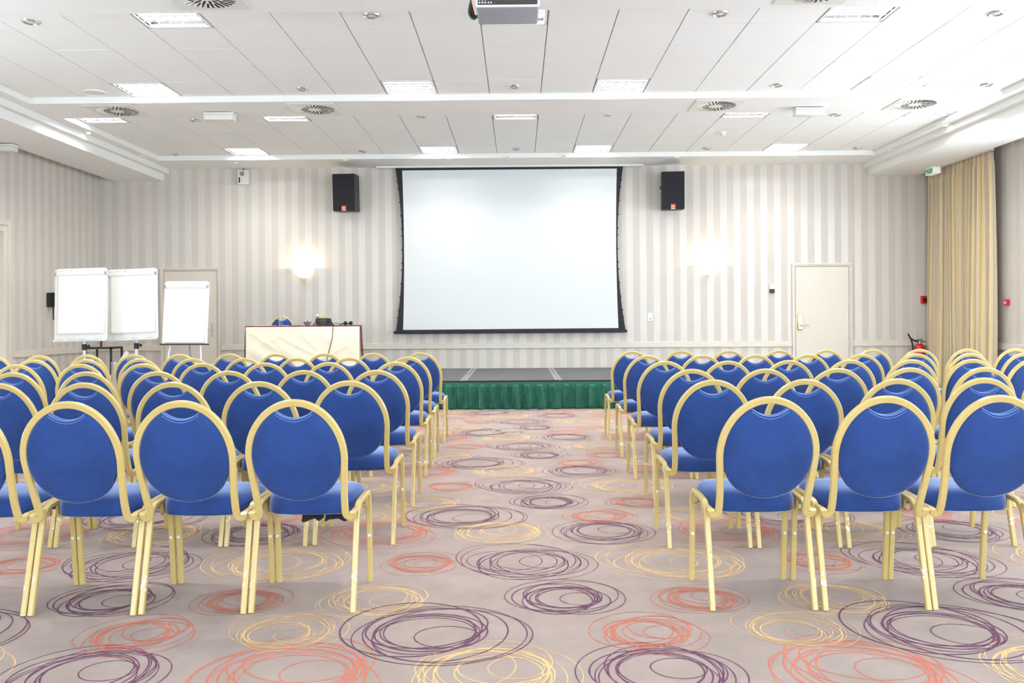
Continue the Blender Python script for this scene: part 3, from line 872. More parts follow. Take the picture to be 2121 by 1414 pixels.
# fire alarm points
def call_point(loc, rz, w, lab, plain=False):
    t = thing('fire_alarm_point', lab, 'fire alarm', loc, (0, 0, rz))
    bm = bmesh.new(); box(bm, (-w / 2, -.05, -w / 2), (w / 2, 0, w / 2), .006); obj('housing', bm, M['red'], t)
    bm = bmesh.new(); box(bm, (-w * .28, -.054, -w * .3), (w * .28, -.049, w * .22), .002); obj('pane', bm, M['dark'] if plain else M['white'], t)
    if not plain:
        bm = bmesh.new(); box(bm, (-w * .1, -.0555, -w * .14), (w * .1, -.0535, w * .06)); obj('push_mark', bm, M['ink'], t, 0)
p = atX(2087, 626, XR - .01); call_point((XR, p.y, p.z), -PI / 2, .088, 'red fire alarm call point on the right wall beside the curtain')
p = atY(1917, 620.5, YW); call_point((min(p.x, XR - .2), YW, p.z), 0, .13, 'red alarm box on the stage wall at the curtain edge', True)

# fire extinguisher
p = atY(1905, 711, YW - .16)
t = thing('fire_extinguisher', 'red fire extinguisher with black hose at the foot of the curtain', 'fire extinguisher', (p.x, YW - .16, p.z - .50))
bm = bmesh.new(); lathe(bm, [(0, 0), (.085, 0), (.092, .015), (.092, .40), (.08, .455), (.05, .487), (.03, .50), (0, .50)], 28); obj('cylinder', bm, M['red'], t)
bm = bmesh.new(); cyl(bm, .024, .49, .545, 16); box(bm, (-.03, -.012, .54), (.05, .012, .556)); obj('valve', bm, M['steel'], t)
bm = bmesh.new(); box(bm, (-.02, -.012, .556), (.11, .012, .566), .003, mat=Matrix.Translation((0, 0, .0)) @ Matrix.Rotation(-.12, 4, 'Y')); box(bm, (.0, -.011, .525), (.10, .011, .537), .003); obj('handle', bm, M['black'], t)
bm = bmesh.new(); tube(bm, smooth_curve([(-.02, 0, .53), (-.09, -.01, .545), (-.17, -.02, .60), (-.205, -.03, .66), (-.20, -.03, .64), (-.15, -.03, .54), (-.125, -.02, .42), (-.12, 0, .28)], 8), .013); obj('hose', bm, M['black'], t)
bm = bmesh.new(); box(bm, (-.03, .08, .2), (.03, .16, .34)); lathe(bm, [(.0935, .25), (.096, .255), (.096, .285), (.0935, .29)], 28); obj('wall_bracket', bm, M['black'], t)
bm = bmesh.new(); lathe(bm, [(.0925, .12), (.0932, .12), (.0932, .24), (.0925, .24)], 20, Matrix.Rotation(-2.2, 4, 'Z'), ang=1.3); obj('instruction_label', bm, M['white'], t)

# telephone on the left wall
p = atX(107, 621, XL + .03)
t = thing('wall_telephone', 'black wall telephone with hanging cord beside the left flipchart', 'telephone', (XL, p.y, p.z), (0, 0, PI / 2))
bm = bmesh.new(); box(bm, (-.10, -.07, -.11), (.10, -.002, .11), .01, 2); b = obj('body', bm, M['black'], t)
bm = bmesh.new()
for r in range(4):
    for c in range(3): box(bm, (.0 + c * .028, -.076, -.06 + r * .028), (.02 + c * .028, -.069, -.042 + r * .028), .002)
obj('keypad', bm, M['cabinet'], b)
bm = bmesh.new(); sweep(bm, fillet([(-.06, -.075, .10), (-.06, -.115, .09), (-.06, -.115, -.09), (-.06, -.075, -.10)], .03), rect_prof(.05, .035, .01), (1, 0, 0)); obj('handset', bm, M['black'], t)
bm = bmesh.new()
pts = smooth_curve([(-.06, -.09, -.10), (-.065, -.09, -.22), (-.045, -.08, -.30), (-.01, -.06, -.27), (.0, -.05, -.12)], 10)
tube(bm, pts, .009, 7); obj('cord', bm, M['black'], t)
bm = bmesh.new(); q = atX(101, 700, XL); box(bm, (XL, p.y - .012, R1), (XL + .012, p.y + .012, p.z - .12)); tag(obj('cable_duct', bm, M['cream'], smooth=0), 'slim cream cable duct running down from the wall telephone', 'cable duct')

# projector hanging from the ceiling
a, b = atY(986, 16, 6.20), atY(1117, 16, 6.20)
zb = a.z; cx = (a.x + b.x) / 2; w = (b.x - a.x)
t = thing('projector', 'grey ceiling projector cut off by the top of the picture', 'projector', (cx, 6.20, zb))
bm = bmesh.new(); box(bm, (-w / 2, 0, 0), (w / 2, .37, .15), .018, 3); body = obj('body', bm, M['greygloss'], t)
bm = bmesh.new(); box(bm, (-w / 2 - .004, -.004, .004), (w / 2 + .004, .02, .16), .014, 3); obj('rear_rim', bm, M['white'], t)
bm = bmesh.new(); box(bm, (-w / 2 + .012, -.010, .018), (w / 2 - .012, -.003, .15), .003); pan = obj('rear_panel', bm, M['black'], t)
bm = bmesh.new()
for i in range(3):
    for j in range(3): lathe(bm, [(0, .003), (.0055, .002), (.006, 0)], 12, Matrix.Translation((-w / 2 + .025 + i * .02, -.010, .032 + j * .02)) @ Matrix.Rotation(PI / 2, 4, 'X'))
for i in range(2): lathe(bm, [(0, .003), (.005, .002), (.0055, 0)], 12, Matrix.Translation((-w / 2 + .088 + i * .018, -.010, .032)) @ Matrix.Rotation(PI / 2, 4, 'X'))
box(bm, (-w / 2 + .08, -.012, .052), (-w / 2 + .11, -.009, .058)); box(bm, (-w / 2 + .08, -.012, .064), (-w / 2 + .11, -.009, .07))
obj('buttons', bm, M['white'], pan)
bm = bmesh.new()
for i in range(2):
    for j in range(10): box(bm, (w * (-.05 + .25 * i), -.0125, .026 + j * .012), (w * (.17 + .25 * i), -.0095, .031 + j * .012))
obj('vent_grille', bm, M['cabinet'], pan, 0)
bm = bmesh.new(); lathe(bm, [(.0, .003), (.018, .003), (.02, 0)], 20, Matrix.Translation((-w * .14, -.010, .046)) @ Matrix.Rotation(PI / 2, 4, 'X')); obj('socket', bm, M['cabinet'], pan)
bm = bmesh.new()
for i in range(5): box(bm, (-w / 2 + .03 + i * .018, .365, -.002), (-w / 2 + .036 + i * .018, .372, .004))
obj('indicator_lamps', bm, M['white'], body, 0)
bm = bmesh.new(); box(bm, (w * -.09, .045, -.0006), (w * .07, .052, .0005)); obj('lettering_strip', bm, M['tape'], body, 0)
bm = bmesh.new(); lathe(bm, [(0, 0), (.05, 0), (.055, .03), (.055, -.01)], 24, Matrix.Translation((0.05, .37, .075)) @ Matrix.Rotation(-PI / 2, 4, 'X')); obj('lens', bm, M['dark'], t)
bm = bmesh.new(); cyl(bm, .025, .15, ZT - zb, 16, Matrix.Translation((0, .18, 0))); box(bm, (-.1, .08, .148), (.1, .28, .16)); box(bm, (-.08, .10, ZT - zb - .01), (.08, .26, ZT - zb)); obj('ceiling_mount', bm, M['white'], t)
rr = random.Random(4)
for k, (mt, nm) in enumerate((('greencable', 'green cable'), ('greencable', 'green cable'), ('black', 'black cable'), ('black', 'black cable'), ('red', 'red cable'), ('black', 'black cable'))):
    x = -w / 2
    bm = bmesh.new()
    s = rr.uniform(-.03, .03)
    tube(bm, smooth_curve([(x + .002, .24 + .02 * k, .02 + .008 * k), (x - .03 - .004 * k, .24 + .015 * k, .005 + .010 * k + s * .3), (x - .062 + .007 * k, .2 + .02 * k, .05 + s), (x - .045, .16, .13 + s), (x - .015, .15, .25), (x + .06, .17, .36), (-.0, .18, .44)], 8), .0055)
    o = obj('cable', bm, M[mt], t); o['label'] = nm

# ------------------------------------------------------------------ stage
def build_stage():
    x0, n, wp = -4.65, 6, 1.30
    x1 = x0 + n * wp
    ys_, ye = YF, 15.06; zt_ = .39
    t = thing('stage', 'low grey stage with pleated green velvet skirt along the stage wall', 'stage', ((x0 + x1) / 2, ys_, 0))
    cx = (x0 + x1) / 2
    rr = random.Random(8)
    for j in range(2):
        for i in range(n):
            a, b = x0 + i * wp - cx, x0 + (i + 1) * wp - cx
            ya, yb = (ye - ys_) / 2 * j, (ye - ys_) / 2 * (j + 1)
            dz = rr.uniform(-.004, .004)
            bm = bmesh.new(); box(bm, (a + .003, ya + .002, zt_ - .05 + dz), (b - .003, yb - .002, zt_ + dz), .003)
            d = obj('deck_panel', bm, M['deck'], t)
            bm = bmesh.new()
            box(bm, (a + .004, ya + .004, zt_ + dz), (a + .05, yb - .004, zt_ + dz + .0012)); box(bm, (b - .05, ya + .004, zt_ + dz), (b - .004, yb - .004, zt_ + dz + .0012))
            obj('edge_tape', bm, M['tape'], d, 0)
    bm = bmesh.new(); box(bm, (x0 - cx, -.012, zt_ - .028), (x1 - cx, -.002, zt_ - .002)); obj('edge_trim', bm, M['screen_edge'], t, 0)
    for i in range(n + 1):
        for j in range(3):
            bm = bmesh.new(); x = min(max(x0 + i * wp - cx, x0 - cx + .04), x1 - cx - .04); y = min(max((ye - ys_) / 2 * j, .06), ye - ys_ - .04)
            cyl(bm, .025, 0, zt_ - .05, 12, Matrix.Translation((x, y, 0))); obj('leg', bm, M['steel'], t)
    # skirt: box pleats that sag into soft folds
    path = [(x0 - cx - .006, 1.4), (x0 - cx - .006, -.02), (x1 - cx + .006, -.02), (x1 - cx + .006, 1.4)]
    seg = []
    for (ax, ay), (bx_, by) in zip(path, path[1:]):
        L = math.hypot(bx_ - ax, by - ay); k = max(2, int(L / .011))
        for q in range(k): seg.append((ax + (bx_ - ax) * q / k, ay + (by - ay) * q / k, (by - ay) / L, -(bx_ - ax) / L))
    bm = bmesh.new(); NZ = 14; s_ = 0; G = []
    ph = [rr.uniform(0, 6.28) for _ in range(9)]
    last = None
    for (x, y, nx, ny) in seg:
        if last: s_ += math.hypot(x - last[0], y - last[1])
        last = (x, y); col = []
        P_ = .163
        u = s_ / P_ + .22 * math.sin(s_ * 3.1 + ph[0]) ; fr = u - math.floor(u)
        cell = math.floor(u); rc = random.Random(cell * 7 + 1); r1, r2, r3 = rc.random(), rc.random(), rc.random()
        for iz in range(NZ + 1):
            v = iz / NZ
            z = (zt_ - .03) * (1 - v) + .004
            if v < .14: d = .003 + .002 * math.sin(s_ * 9)
            else:
                g = (v - .14) / .86
                lean = .8 * (r1 - .5) * g
                f2 = min(1, max(0, fr + lean))
                ple = (1 if f2 < .46 else 0) * 1.0
                edge_ = min(1, abs(f2 - .46) * 14) if f2 < .46 else 1
                d = .006 + .030 * ple * edge_ * (1 - .4 * g * r2) + g * .040 * math.sin(2 * PI * (u * 1.0 + .5 * math.sin(s_ * 2.3 + ph[3]) + g * .35 * math.sin(s_ * 5.1 + ph[4])) + ph[1]) * (.4 + r2) + .012 * g * g * math.sin(s_ * 31 + 5 * g + ph[2])
                d = max(.002, d + .008)
            col.append(bm.verts.new((x + nx * -d if abs(nx) > .5 else x, y - d if abs(ny) > .5 else y, z)) if abs(ny) > .5 else bm.verts.new((x + (d if x > 0 else -d), y, z)))
        G.append(col)
    for a, b in zip(G, G[1:]):
        for iz in range(NZ): bm.faces.new((a[iz], b[iz], b[iz + 1], a[iz + 1]))
    sk = obj('pleated_skirt', bm, M['velvet'], t, 40)
    m = sk.modifiers.new('thickness', 'SOLIDIFY'); m.thickness = .002
build_stage()
ZD = .3975

# draped table on the stage
TROT = math.radians(8)
def build_table():
    yf, yb = 13.0, 13.68
    a, b = atY(512, 676, yf), atY(744, 675, yf)
    x0, x1, zt_ = a.x, b.x, 1.146
    cx = (x0 + x1) / 2; hw = (x1 - x0) / 2; hgt = zt_ - ZD
    t = thing('conference_table', 'long table on the stage draped in burgundy with a cream front cloth', 'table', (cx, yf, ZD), (0, 0, TROT))
    bm = bmesh.new(); box(bm, (-hw + .02, .02, hgt - .035), (hw - .02, yb - yf - .02, hgt - .008), .003); obj('tabletop', bm, M['wood'], t)
    for sx in (-1, 1):
        for sy in (.08, yb - yf - .08):
            bm = bmesh.new(); cyl(bm, .018, 0, hgt - .035, 12, Matrix.Translation((sx * (hw - .1), sy, 0))); obj('leg', bm, M['steel'], t)
    # burgundy cloth: top and drop on all sides
    n = 50; rr = random.Random(2)
    def drop(bm, P0, P1, nrm, z0, z1, amp, flare, seed):
        r = random.Random(seed); ph = [r.uniform(0, 6) for _ in range(6)]
        G = []
        L = (Vector(P1) - Vector(P0)).length
        for i in range(n + 1):
            s = i / n; col = []
            for k in range(13):
                v = k / 12
                d = flare * v + amp * v * (math.sin(s * L * 13 + ph[0] + v * 1.5) * .5 + math.sin(s * L * 7.3 + ph[1] - v * 2) * .5)
                p = Vector(P0).lerp(Vector(P1), s) + Vector(nrm) * max(.001, d + .002)
                col.append(bm.verts.new((p.x, p.y, z0 + (z1 - z0) * v)))
            G.append(col)
        for A, B in zip(G, G[1:]):
            for k in range(12): bm.faces.new((A[k], B[k], B[k + 1], A[k + 1]))
    bm = bmesh.new(); D = yb - yf
    box(bm, (-hw - .002, -.002, hgt - .007), (hw + .002, D + .002, hgt), .002)
    drop(bm, (-hw, -.003, 0), (hw, -.003, 0), (0, -1, 0), hgt - .002, .02, .004, .0, 1)
    drop(bm, (hw, 0, 0), (hw, D, 0), (1, 0, 0), hgt - .002, .02, .020, .028, 2)
    drop(bm, (-hw, D, 0), (-hw, 0, 0), (-1, 0, 0), hgt - .002, .02, .020, .028, 3)
    o = obj('burgundy_cloth', bm, M['cloth_red'], t, 60); o.modifiers.new('thickness', 'SOLIDIFY').thickness = .002
    # cream front cloth with soft diagonal drag lines
    bm = bmesh.new(); G = []
    nx, nz = 90, 44
    r = random.Random(9); waves = [(r.uniform(-1, 1), r.uniform(.1, .9), r.uniform(.03, .09), r.uniform(.35, 1.2), r.choice((-1, 1))) for _ in range(16)]
    for i in range(nx + 1):
        s = i / nx; col = []
        for k in range(nz + 1):
            v = k / nz; x = -hw + .006 + (2 * hw - .012) * s
            d = .018 + .008 * v
            for (wx_, wv, wd, sl, sg) in waves:
                e = (x - wx_ * hw) * .6 * sg + (v - wv) * hgt * sl
                ln = math.exp(-(((x - wx_ * hw) ** 2) / .12 + ((v - wv) ** 2) / .06))
                d += .012 * math.exp(-(e / wd) ** 2) * ln * min(1, v * 6)
            d += .004 * math.sin(s * 9 + 2 * v) * v
            col.append(bm.verts.new((x, -d, hgt - .015 + (.03 - hgt) * v)))
        G.append(col)
    for A, B in zip(G, G[1:]):
        for k in range(nz): bm.faces.new((A[k], B[k], B[k + 1], A[k + 1]))
    o = obj('front_cloth', bm, M['cloth_cream'], t, 60); o.modifiers.new('thickness', 'SOLIDIFY').thickness = .002
    return zt_, yf, x0, x1
TZ, TYF, TX_0, TX_1 = build_table()
def tyf(x): return TYF + math.tan(TROT) * (x - (TX_0 + TX_1) / 2)
def on_table(px, dy): 
    x = atY(px, 672, TYF + dy).x; y = tyf(x) + dy; return Vector((atY(px, 672, y).x, y, TZ))
# things on the table
def tumbler(px, dy, r, h, lab):
    p = on_table(px, dy)
    t = thing('drinking_glass', lab, 'glass', p)
    bm = bmesh.new(); lathe(bm, [(0, .001), (r * .85, .001), (r, h), (r * .93, h), (r * .8, .012), (0, .012)], 24); obj('tumbler', bm, M['glass'], t)
    return t
tumbler(581.5, .12, .032, .14, 'tall clear glass on the draped table by the left chair')
p = on_table(657, .50)
t = thing('water_bottle', 'clear bottle behind the black conference phone', 'bottle', p)
bm = bmesh.new(); lathe(bm, [(0, .001), (.035, .001), (.036, .10), (.03, .125), (.02, .135), (.02, .15), (.017, .15), (.017, .13), (.032, .1), (.032, .008), (0, .008)], 20); obj('glass_body', bm, M['glass'], t)
bm = bmesh.new(); cyl(bm, .021, .15, .168, 16); obj('cap', bm, M['white'], t)
p = on_table(637, .2)
t = thing('sweet_bowl', 'small blue grey bowl filled with coloured sweets', 'bowl', p)
bm = bmesh.new(); lathe(bm, [(0, .001), (.025, .001), (.03, .006), (.05, .03), (.062, .06), (.059, .06), (.046, .03), (.025, .012), (0, .011)], 24); obj('bowl', bm, M['bowl'], t)
rr = random.Random(1)
for k in range(14):
    a, q = rr.uniform(0, 6.28), math.sqrt(rr.random()) * .042
    bm = bmesh.new(); bmesh.ops.create_icosphere(bm, subdivisions=1, radius=.010, matrix=Matrix.Translation((p.x + q * math.cos(a), p.y + q * math.sin(a), p.z + .058 + .018 * (1 - q / .042))))
    o = obj('wrapped_sweet', bm, M[('pen_green', 'pen_red', 'candy', 'white')[k % 4]]); tag(o, '%s wrapped sweet in the small bowl on the stage table' % ('green', 'red', 'orange', 'white')[k % 4], 'sweet', 'wrapped sweets in the bowl, %s' % ('green', 'red', 'orange', 'white')[k % 4])
p = on_table(668.5, .16)
t = thing('conference_phone', 'black conference phone with upright console on the draped table', 'telephone', p)
bm = bmesh.new(); lathe(bm, [(0, 0), (.075, 0), (.075, .02), (.068, .07), (.05, .085), (0, .09)], 28); obj('base', bm, M['cabinet'], t)
bm = bmesh.new(); prism(bm, [(-.12, .02), (-.115, .10), (-.10, .108), (.10, .108), (.115, .10), (.12, .02), (.07, .03), (.06, .075), (-.06, .075), (-.07, .03)], .03, .075); bmesh.ops.bevel(bm, geom=list(bm.edges), offset=.004, segments=2, affect='EDGES'); obj('console', bm, M['black'], t)
def mic(px, dy, lab, dx):
    p = on_table(px, dy)
    t = thing('table_microphone', lab, 'microphone', p, group='foam-topped table microphones')
    bm = bmesh.new(); bmesh.ops.create_uvsphere(bm, u_segments=20, v_segments=12, radius=.030, matrix=Matrix.Translation((0, 0, .033))); obj('foam_windshield', bm, M['blackcloth'], t)
    bm = bmesh.new(); sweep(bm, [(dx * .02, 0, .028), (dx * .09, .0, .014)], circ_prof(.009, 10), (0, 0, 1)); obj('handle', bm, M['black'], t)
mic(715.5, .14, 'black foam microphone joined to the cable, left of the pair', -1)
mic(726.5, .2, 'black foam microphone nearest the right end of the table', -1)
bm = bmesh.new()
q = on_table(709, .14); TYC = tyf(atY(690, 676, TYF).x); f0 = atY(690, 676, TYC - .035); f1 = atY(688, 700, TYC - .05); f2 = atY(680, 731, TYC - .06); f3 = atY(676, 750, TYC - .06)
tube(bm, smooth_curve([(q.x, q.y, TZ + .012), (q.x - .05, q.y, TZ + .02), (q.x - .10, q.y - .02, TZ + .035), (f0.x + .01, TYC + .01, TZ + .022), (f0.x, TYC - .04, TZ - .02), (f1.x, TYC - .05, f1.z), (f2.x, TYC - .06, f2.z), (f3.x, TYC - .06, f3.z), (f3.x - .08, TYC - .07, ZD + .006), (f3.x - .5, TYC - .09, ZD + .006)], 8), .005)
tag(obj('microphone_cable', bm, M['black']), 'black microphone cable hanging down the cream table front', 'cable')
for px, dy, lab, mt, w_ in ((550, .25, 'flat sheets of white paper at the left end of the table', 'paper', .3), (600, .3, 'white paper between the glass and the bowl', 'paper', .2), (612, .1, 'red folder edge on the table beside the bowl', 'pen_red', .16)):
    p = on_table(px, dy)
    bm = bmesh.new(); box(bm, (p.x - w_ / 2, p.y - .08, TZ + .001), (p.x + w_ / 2, p.y + .08, TZ + .006)); tag(obj('paper_sheets' if mt == 'paper' else 'folder', bm, M[mt], smooth=0), lab, 'paper')

# ------------------------------------------------------------------ flipcharts
def pad(t, w, h, mt, seed, margin=.10):
    """board, pad of paper and clamp in the board's own plane, y toward the back"""
    bm = bmesh.new(); box(bm, (-w / 2, 0, 0), (w / 2, .016, h), .004); brd = obj('board', bm, M['white'], t)
    bm = bmesh.new(); r = random.Random(seed); G = []
    for i in range(25):
        col = []
        for k in range(31):
            v = k / 30; x = -w / 2 + .04 + (w - .075) * i / 24
            d = .006 + .012 * v * v + .003 * math.sin(i * .5 + v * 3 + seed) * v + .003 * math.sin(9 * v + i * .2)
            col.append(bm.verts.new((x, -d, h - .02 - (h - margin) * v)))
        G.append(col)
    for A, B in zip(G, G[1:]):
        for k in range(30): bm.faces.new((A[k], B[k], B[k + 1], A[k + 1]))
    o = obj('paper_pad', bm, M['paper'], t, 60); o.modifiers.new('thickness', 'SOLIDIFY').thickness = .003
    bm = bmesh.new(); sweep(bm, [(-w / 2 + .02, -.012, h - .055), (w / 2 - .02, -.012, h - .055)], rect_prof(.045, .02, .007), (0, 0, 1)); cl = obj('clamp_bar', bm, M['white'], t)
    bm = bmesh.new()
    for s in (-1, 1): box(bm, (s * (w / 2 - .02) - .014, -.024, h - .078), (s * (w / 2 - .02) + .014, .0, h - .034), .004)
    obj('end_cap', bm, M['greygloss'], cl)
    bm = bmesh.new(); sweep(bm, smooth_curve([(0, -.004, h - .03), (0, -.012, h - .005), (0, .01, h + .012), (0, .03, h - .01), (0, .04, h - .25)], 6), rect_prof(w - .06, .002, .0005), (1, 0, 0)); fl = obj('turned_sheets', bm, M['paper'], t, 60)
    bm = bmesh.new()
    for k in range(5):
        x = -.12 + .06 * k + r.uniform(-.02, .02)
        tube(bm, [(x, -.0125, h - .018), (x + r.uniform(-.01, .03), -.0135, h - .004)], .002, 5)
    obj('pen_marks', bm, M['ink'], fl)
def flip_mobile(px0, px1, pyt, pyb, Y, tilt, lab, seed):
    a, b = atY((px0 + px1) / 2, pyt, Y), atY((px0 + px1) / 2, pyb, Y)
    w = (px1 - px0) / F * Y; h = a.z - b.z
    t = thing('flipchart', lab, 'flipchart', (b.x, Y, 0), group='mobile flipcharts on single posts')
    hd = bpy.data.objects.new('board_head', None)
    # board assembly is slightly raked back and turned in its own plane
    mt = Matrix.Translation((0, 0, b.z)) @ Matrix.Rotation(tilt, 4, 'Y') @ Matrix.Rotation(math.radians(-4), 4, 'X')
    n0 = len(t.children)
    pad(t, w, h, None, seed)
    bm = bmesh.new(); box(bm, (-w / 2 + .004, -.05, -.02), (w / 2 - .004, .0, -.006), .003); box(bm, (-w / 2 + .004, -.05, -.02), (w / 2 - .004, -.045, .006)); tr = obj('pen_tray', bm, M['white'], t, 0)
    for k, (x, m_) in enumerate(((-.38, 'pen_red'), (-.15, 'pen_green'), (.05, 'pen_blue'), (.35, 'pen_green'))):
        bm = bmesh.new(); cyl(bm, .008, -.05, .05, 10, Matrix.Translation((x * w, -.03, .003)) @ Matrix.Rotation(PI / 2, 4, 'Y')); o = obj('marker_pen', bm, M[m_], tr); o['label'] = m_.split('_')[1] + ' marker pen'
    for c in t.children: c.matrix_basis = mt @ c.matrix_basis
    zc = b.z
    bm = bmesh.new(); cyl(bm, .016, .05, zc + .25, 16, Matrix.Translation((0.02, .06, 0))); cyl(bm, .02, .05, zc - .12, 16, Matrix.Translation((0.02, .06, 0))); obj('post', bm, M['white'], t)
    bm = bmesh.new(); cyl(bm, .031, zc - .135, zc - .055, 16, Matrix.Translation((.02, .06, 0))); sweep(bm, [(.02, .06, zc - .085), (.085, .04, zc - .085)], circ_prof(.008, 8), (0, 0, 1)); lathe(bm, [(0, 0), (.02, .002), (.024, .012), (.018, .024), (0, .026)], 12, Matrix.Translation((.075, .043, zc - .085)) @ Matrix.Rotation(PI / 2, 4, 'Y')); obj('clamp_knob', bm, M['black'], t)
    for k in range(5):
        an = 2 * PI * k / 5 + .3
        bm = bmesh.new(); sweep(bm, [(.02, .06, .075), (.02 + .24 * math.cos(an), .06 + .24 * math.sin(an), .06)], rect_prof(.03, .025, .005), (0, 0, 1))
        f = obj('foot', bm, M['white'], t)
        bm = bmesh.new(); cyl(bm, .028, -.012, .012, 16, Matrix.Translation((.02 + .23 * math.cos(an), .06 + .23 * math.sin(an), .028)) @ Matrix.Rotation(PI / 2, 4, 'X')); obj('castor', bm, M['black'], f)
    return t
flip_mobile(112, 222, 557, 704, 11.7, math.radians(-1.2), 'mobile white flipchart on a single post, nearest the left wall', 1)
flip_mobile(223, 328, 558, 702, 11.98, math.radians(-2.2), 'mobile white flipchart on a single post, middle of three', 2)
def flip_tripod(Y):
    a, b = atY(382, 583, Y), atY(382, 712, Y)
    w = 94 / F * Y; h = a.z - b.z
    t = thing('flipchart', 'white flipchart on three splayed legs in front of the left door', 'flipchart', (b.x, Y, 0))
    mt = Matrix.Translation((0, 0, b.z)) @ Matrix.Rotation(math.radians(.2), 4, 'Y') @ Matrix.Rotation(math.radians(-7), 4, 'X')
    pad(t, w, h, None, 5, .03)
    bm = bmesh.new(); box(bm, (-w / 2 - .01, -.055, -.016), (w / 2 + .03, .0, .0), .003); obj('pen_tray', bm, M['cabinet'], t)
    for c in t.children: c.matrix_basis = mt @ c.matrix_basis
    for s in (-1, 1):
        bm = bmesh.new(); sweep(bm, [(s * .30, -.16, .0), (s * .18, .07, b.z + .15)], circ_prof(.011, 10), (1, 0, 0)); obj('leg', bm, M['white'], t)
    bm = bmesh.new(); sweep(bm, [(.03, .28, .0), (.0, .10, b.z + .4)], circ_prof(.011, 10), (1, 0, 0)); o = obj('leg', bm, M['tape'], t); o['label'] = 'grey rear leg'
flip_tripod(11.62)

# black frame stand with pale top, glasses on it
a, b = atY(174, 720, 13.0), atY(230, 720, 13.0)
x0, x1, zt = a.x, b.x, a.z + .005
t = thing('side_table', 'black steel frame side table with pale wooden top behind the flipcharts', 'side table', ((x0 + x1) / 2, 13.2, 0))
hw = (x1 - x0) / 2; hd = .19
bm = bmesh.new()
for sx in (-1, 1):
    for z in (zt - .0125,): box(bm, (sx * (hw - .0125) - .0125, -hd, z - .0125), (sx * (hw - .0125) + .0125, hd, z + .0125))
for sy in (-1, 1):
    for z in (zt - .0125,): box(bm, (-hw, sy * (hd - .0125) - .0125, z - .0125), (hw, sy * (hd - .0125) + .0125, z + .0125))
obj('frame', bm, M['black'], t, 0)
for sx in (-1, 1):
    for sy in (-1, 1):
        bm = bmesh.new(); box(bm, (sx * (hw - .0125) - .0125, sy * (hd - .0125) - .0125, 0), (sx * (hw - .0125) + .0125, sy * (hd - .0125) + .0125, zt - .02)); obj('leg', bm, M['black'], t, 0)
bm = bmesh.new(); box(bm, (-hw + .02, -hd + .02, zt - .03), (hw - .02, hd - .02, zt - .006)); obj('tabletop', bm, M['wood'], t, 0)
for px, r, h_, lab, mm in ((199, .05, .13, 'clear glass jar on the black side table', 'glass'),):
    p = atY(px, 716, 13.15)
    t = thing('glass_jar', lab, 'jar', (p.x, 13.15, zt - .005))
    bm = bmesh.new(); lathe(bm, [(0, .001), (r, .001), (r, h_), (r * .93, h_), (r * .93, .01), (0, .01)], 24); obj('jar', bm, M['glass'], t)
p = atY(206, 716, 13.2)
bm = bmesh.new(); box(bm, (p.x + .055, 13.10, zt - .004), (p.x + .062, 13.16, zt + .085), .002); tag(obj('notebook', bm, M['cloth_red'], smooth=0), 'thin dark red notebook standing beside the glass jar', 'notebook')
# steel bin and the paper roll standing in it
p = atY(240.5, 750, 12.4)
t = thing('steel_bin', 'slim brushed steel cylinder bin beside the black side table', 'bin', (p.x, 12.4, 0))
bm = bmesh.new(); lathe(bm, [(0, 0), (.065, 0), (.065, p.z), (.058, p.z), (.058, .02), (0, .02)], 32); obj('body', bm, M['steel'], t)
bm = bmesh.new(); lathe(bm, [(.064, p.z - .02), (.069, p.z - .018), (.069, p.z + .002), (.056, p.z + .002), (.056, p.z - .01)], 32); obj('rim', bm, M['chrome'], t)
a = atY(264, 728, 12.78); q = atZ(218, 839, 0); q.y = 12.6
bm = bmesh.new()
sweep(bm, [q + Vector((0, 0, .015)), a], circ_prof(.03, 16), (0, 1, 0)); tag(obj('paper_roll', bm, M['paper']), 'white paper roll leaning beside the steel bin', 'paper roll')
p = Vector((q.x, q.y, 0))

# lid of the floor socket in the aisle
p = atZ(1049, 892, 0)
t = thing('floor_socket', 'flush metal floor socket lid in the aisle carpet near the stage', 'floor socket', (p.x, p.y, 0))
bm = bmesh.new()
for lo, hi in (((-.15, -.12), (.15, -.114)), ((-.15, .114), (.15, .12)), ((-.15, -.12), (-.144, .12)), ((.144, -.12), (.15, .12))): box(bm, (lo[0], lo[1], 0), (hi[0], hi[1], .004))
obj('frame', bm, M['tape'], t, 0)
bm = bmesh.new(); box(bm, (-.144, -.114, 0), (.144, .114, .0028)); obj('lid', bm, M['carpet'], t, 0)
bm = bmesh.new(); box(bm, (-.125, -.03, .0), (-.06, .03, .0045), .001); obj('finger_plate', bm, M['cabinet'], t, 0)

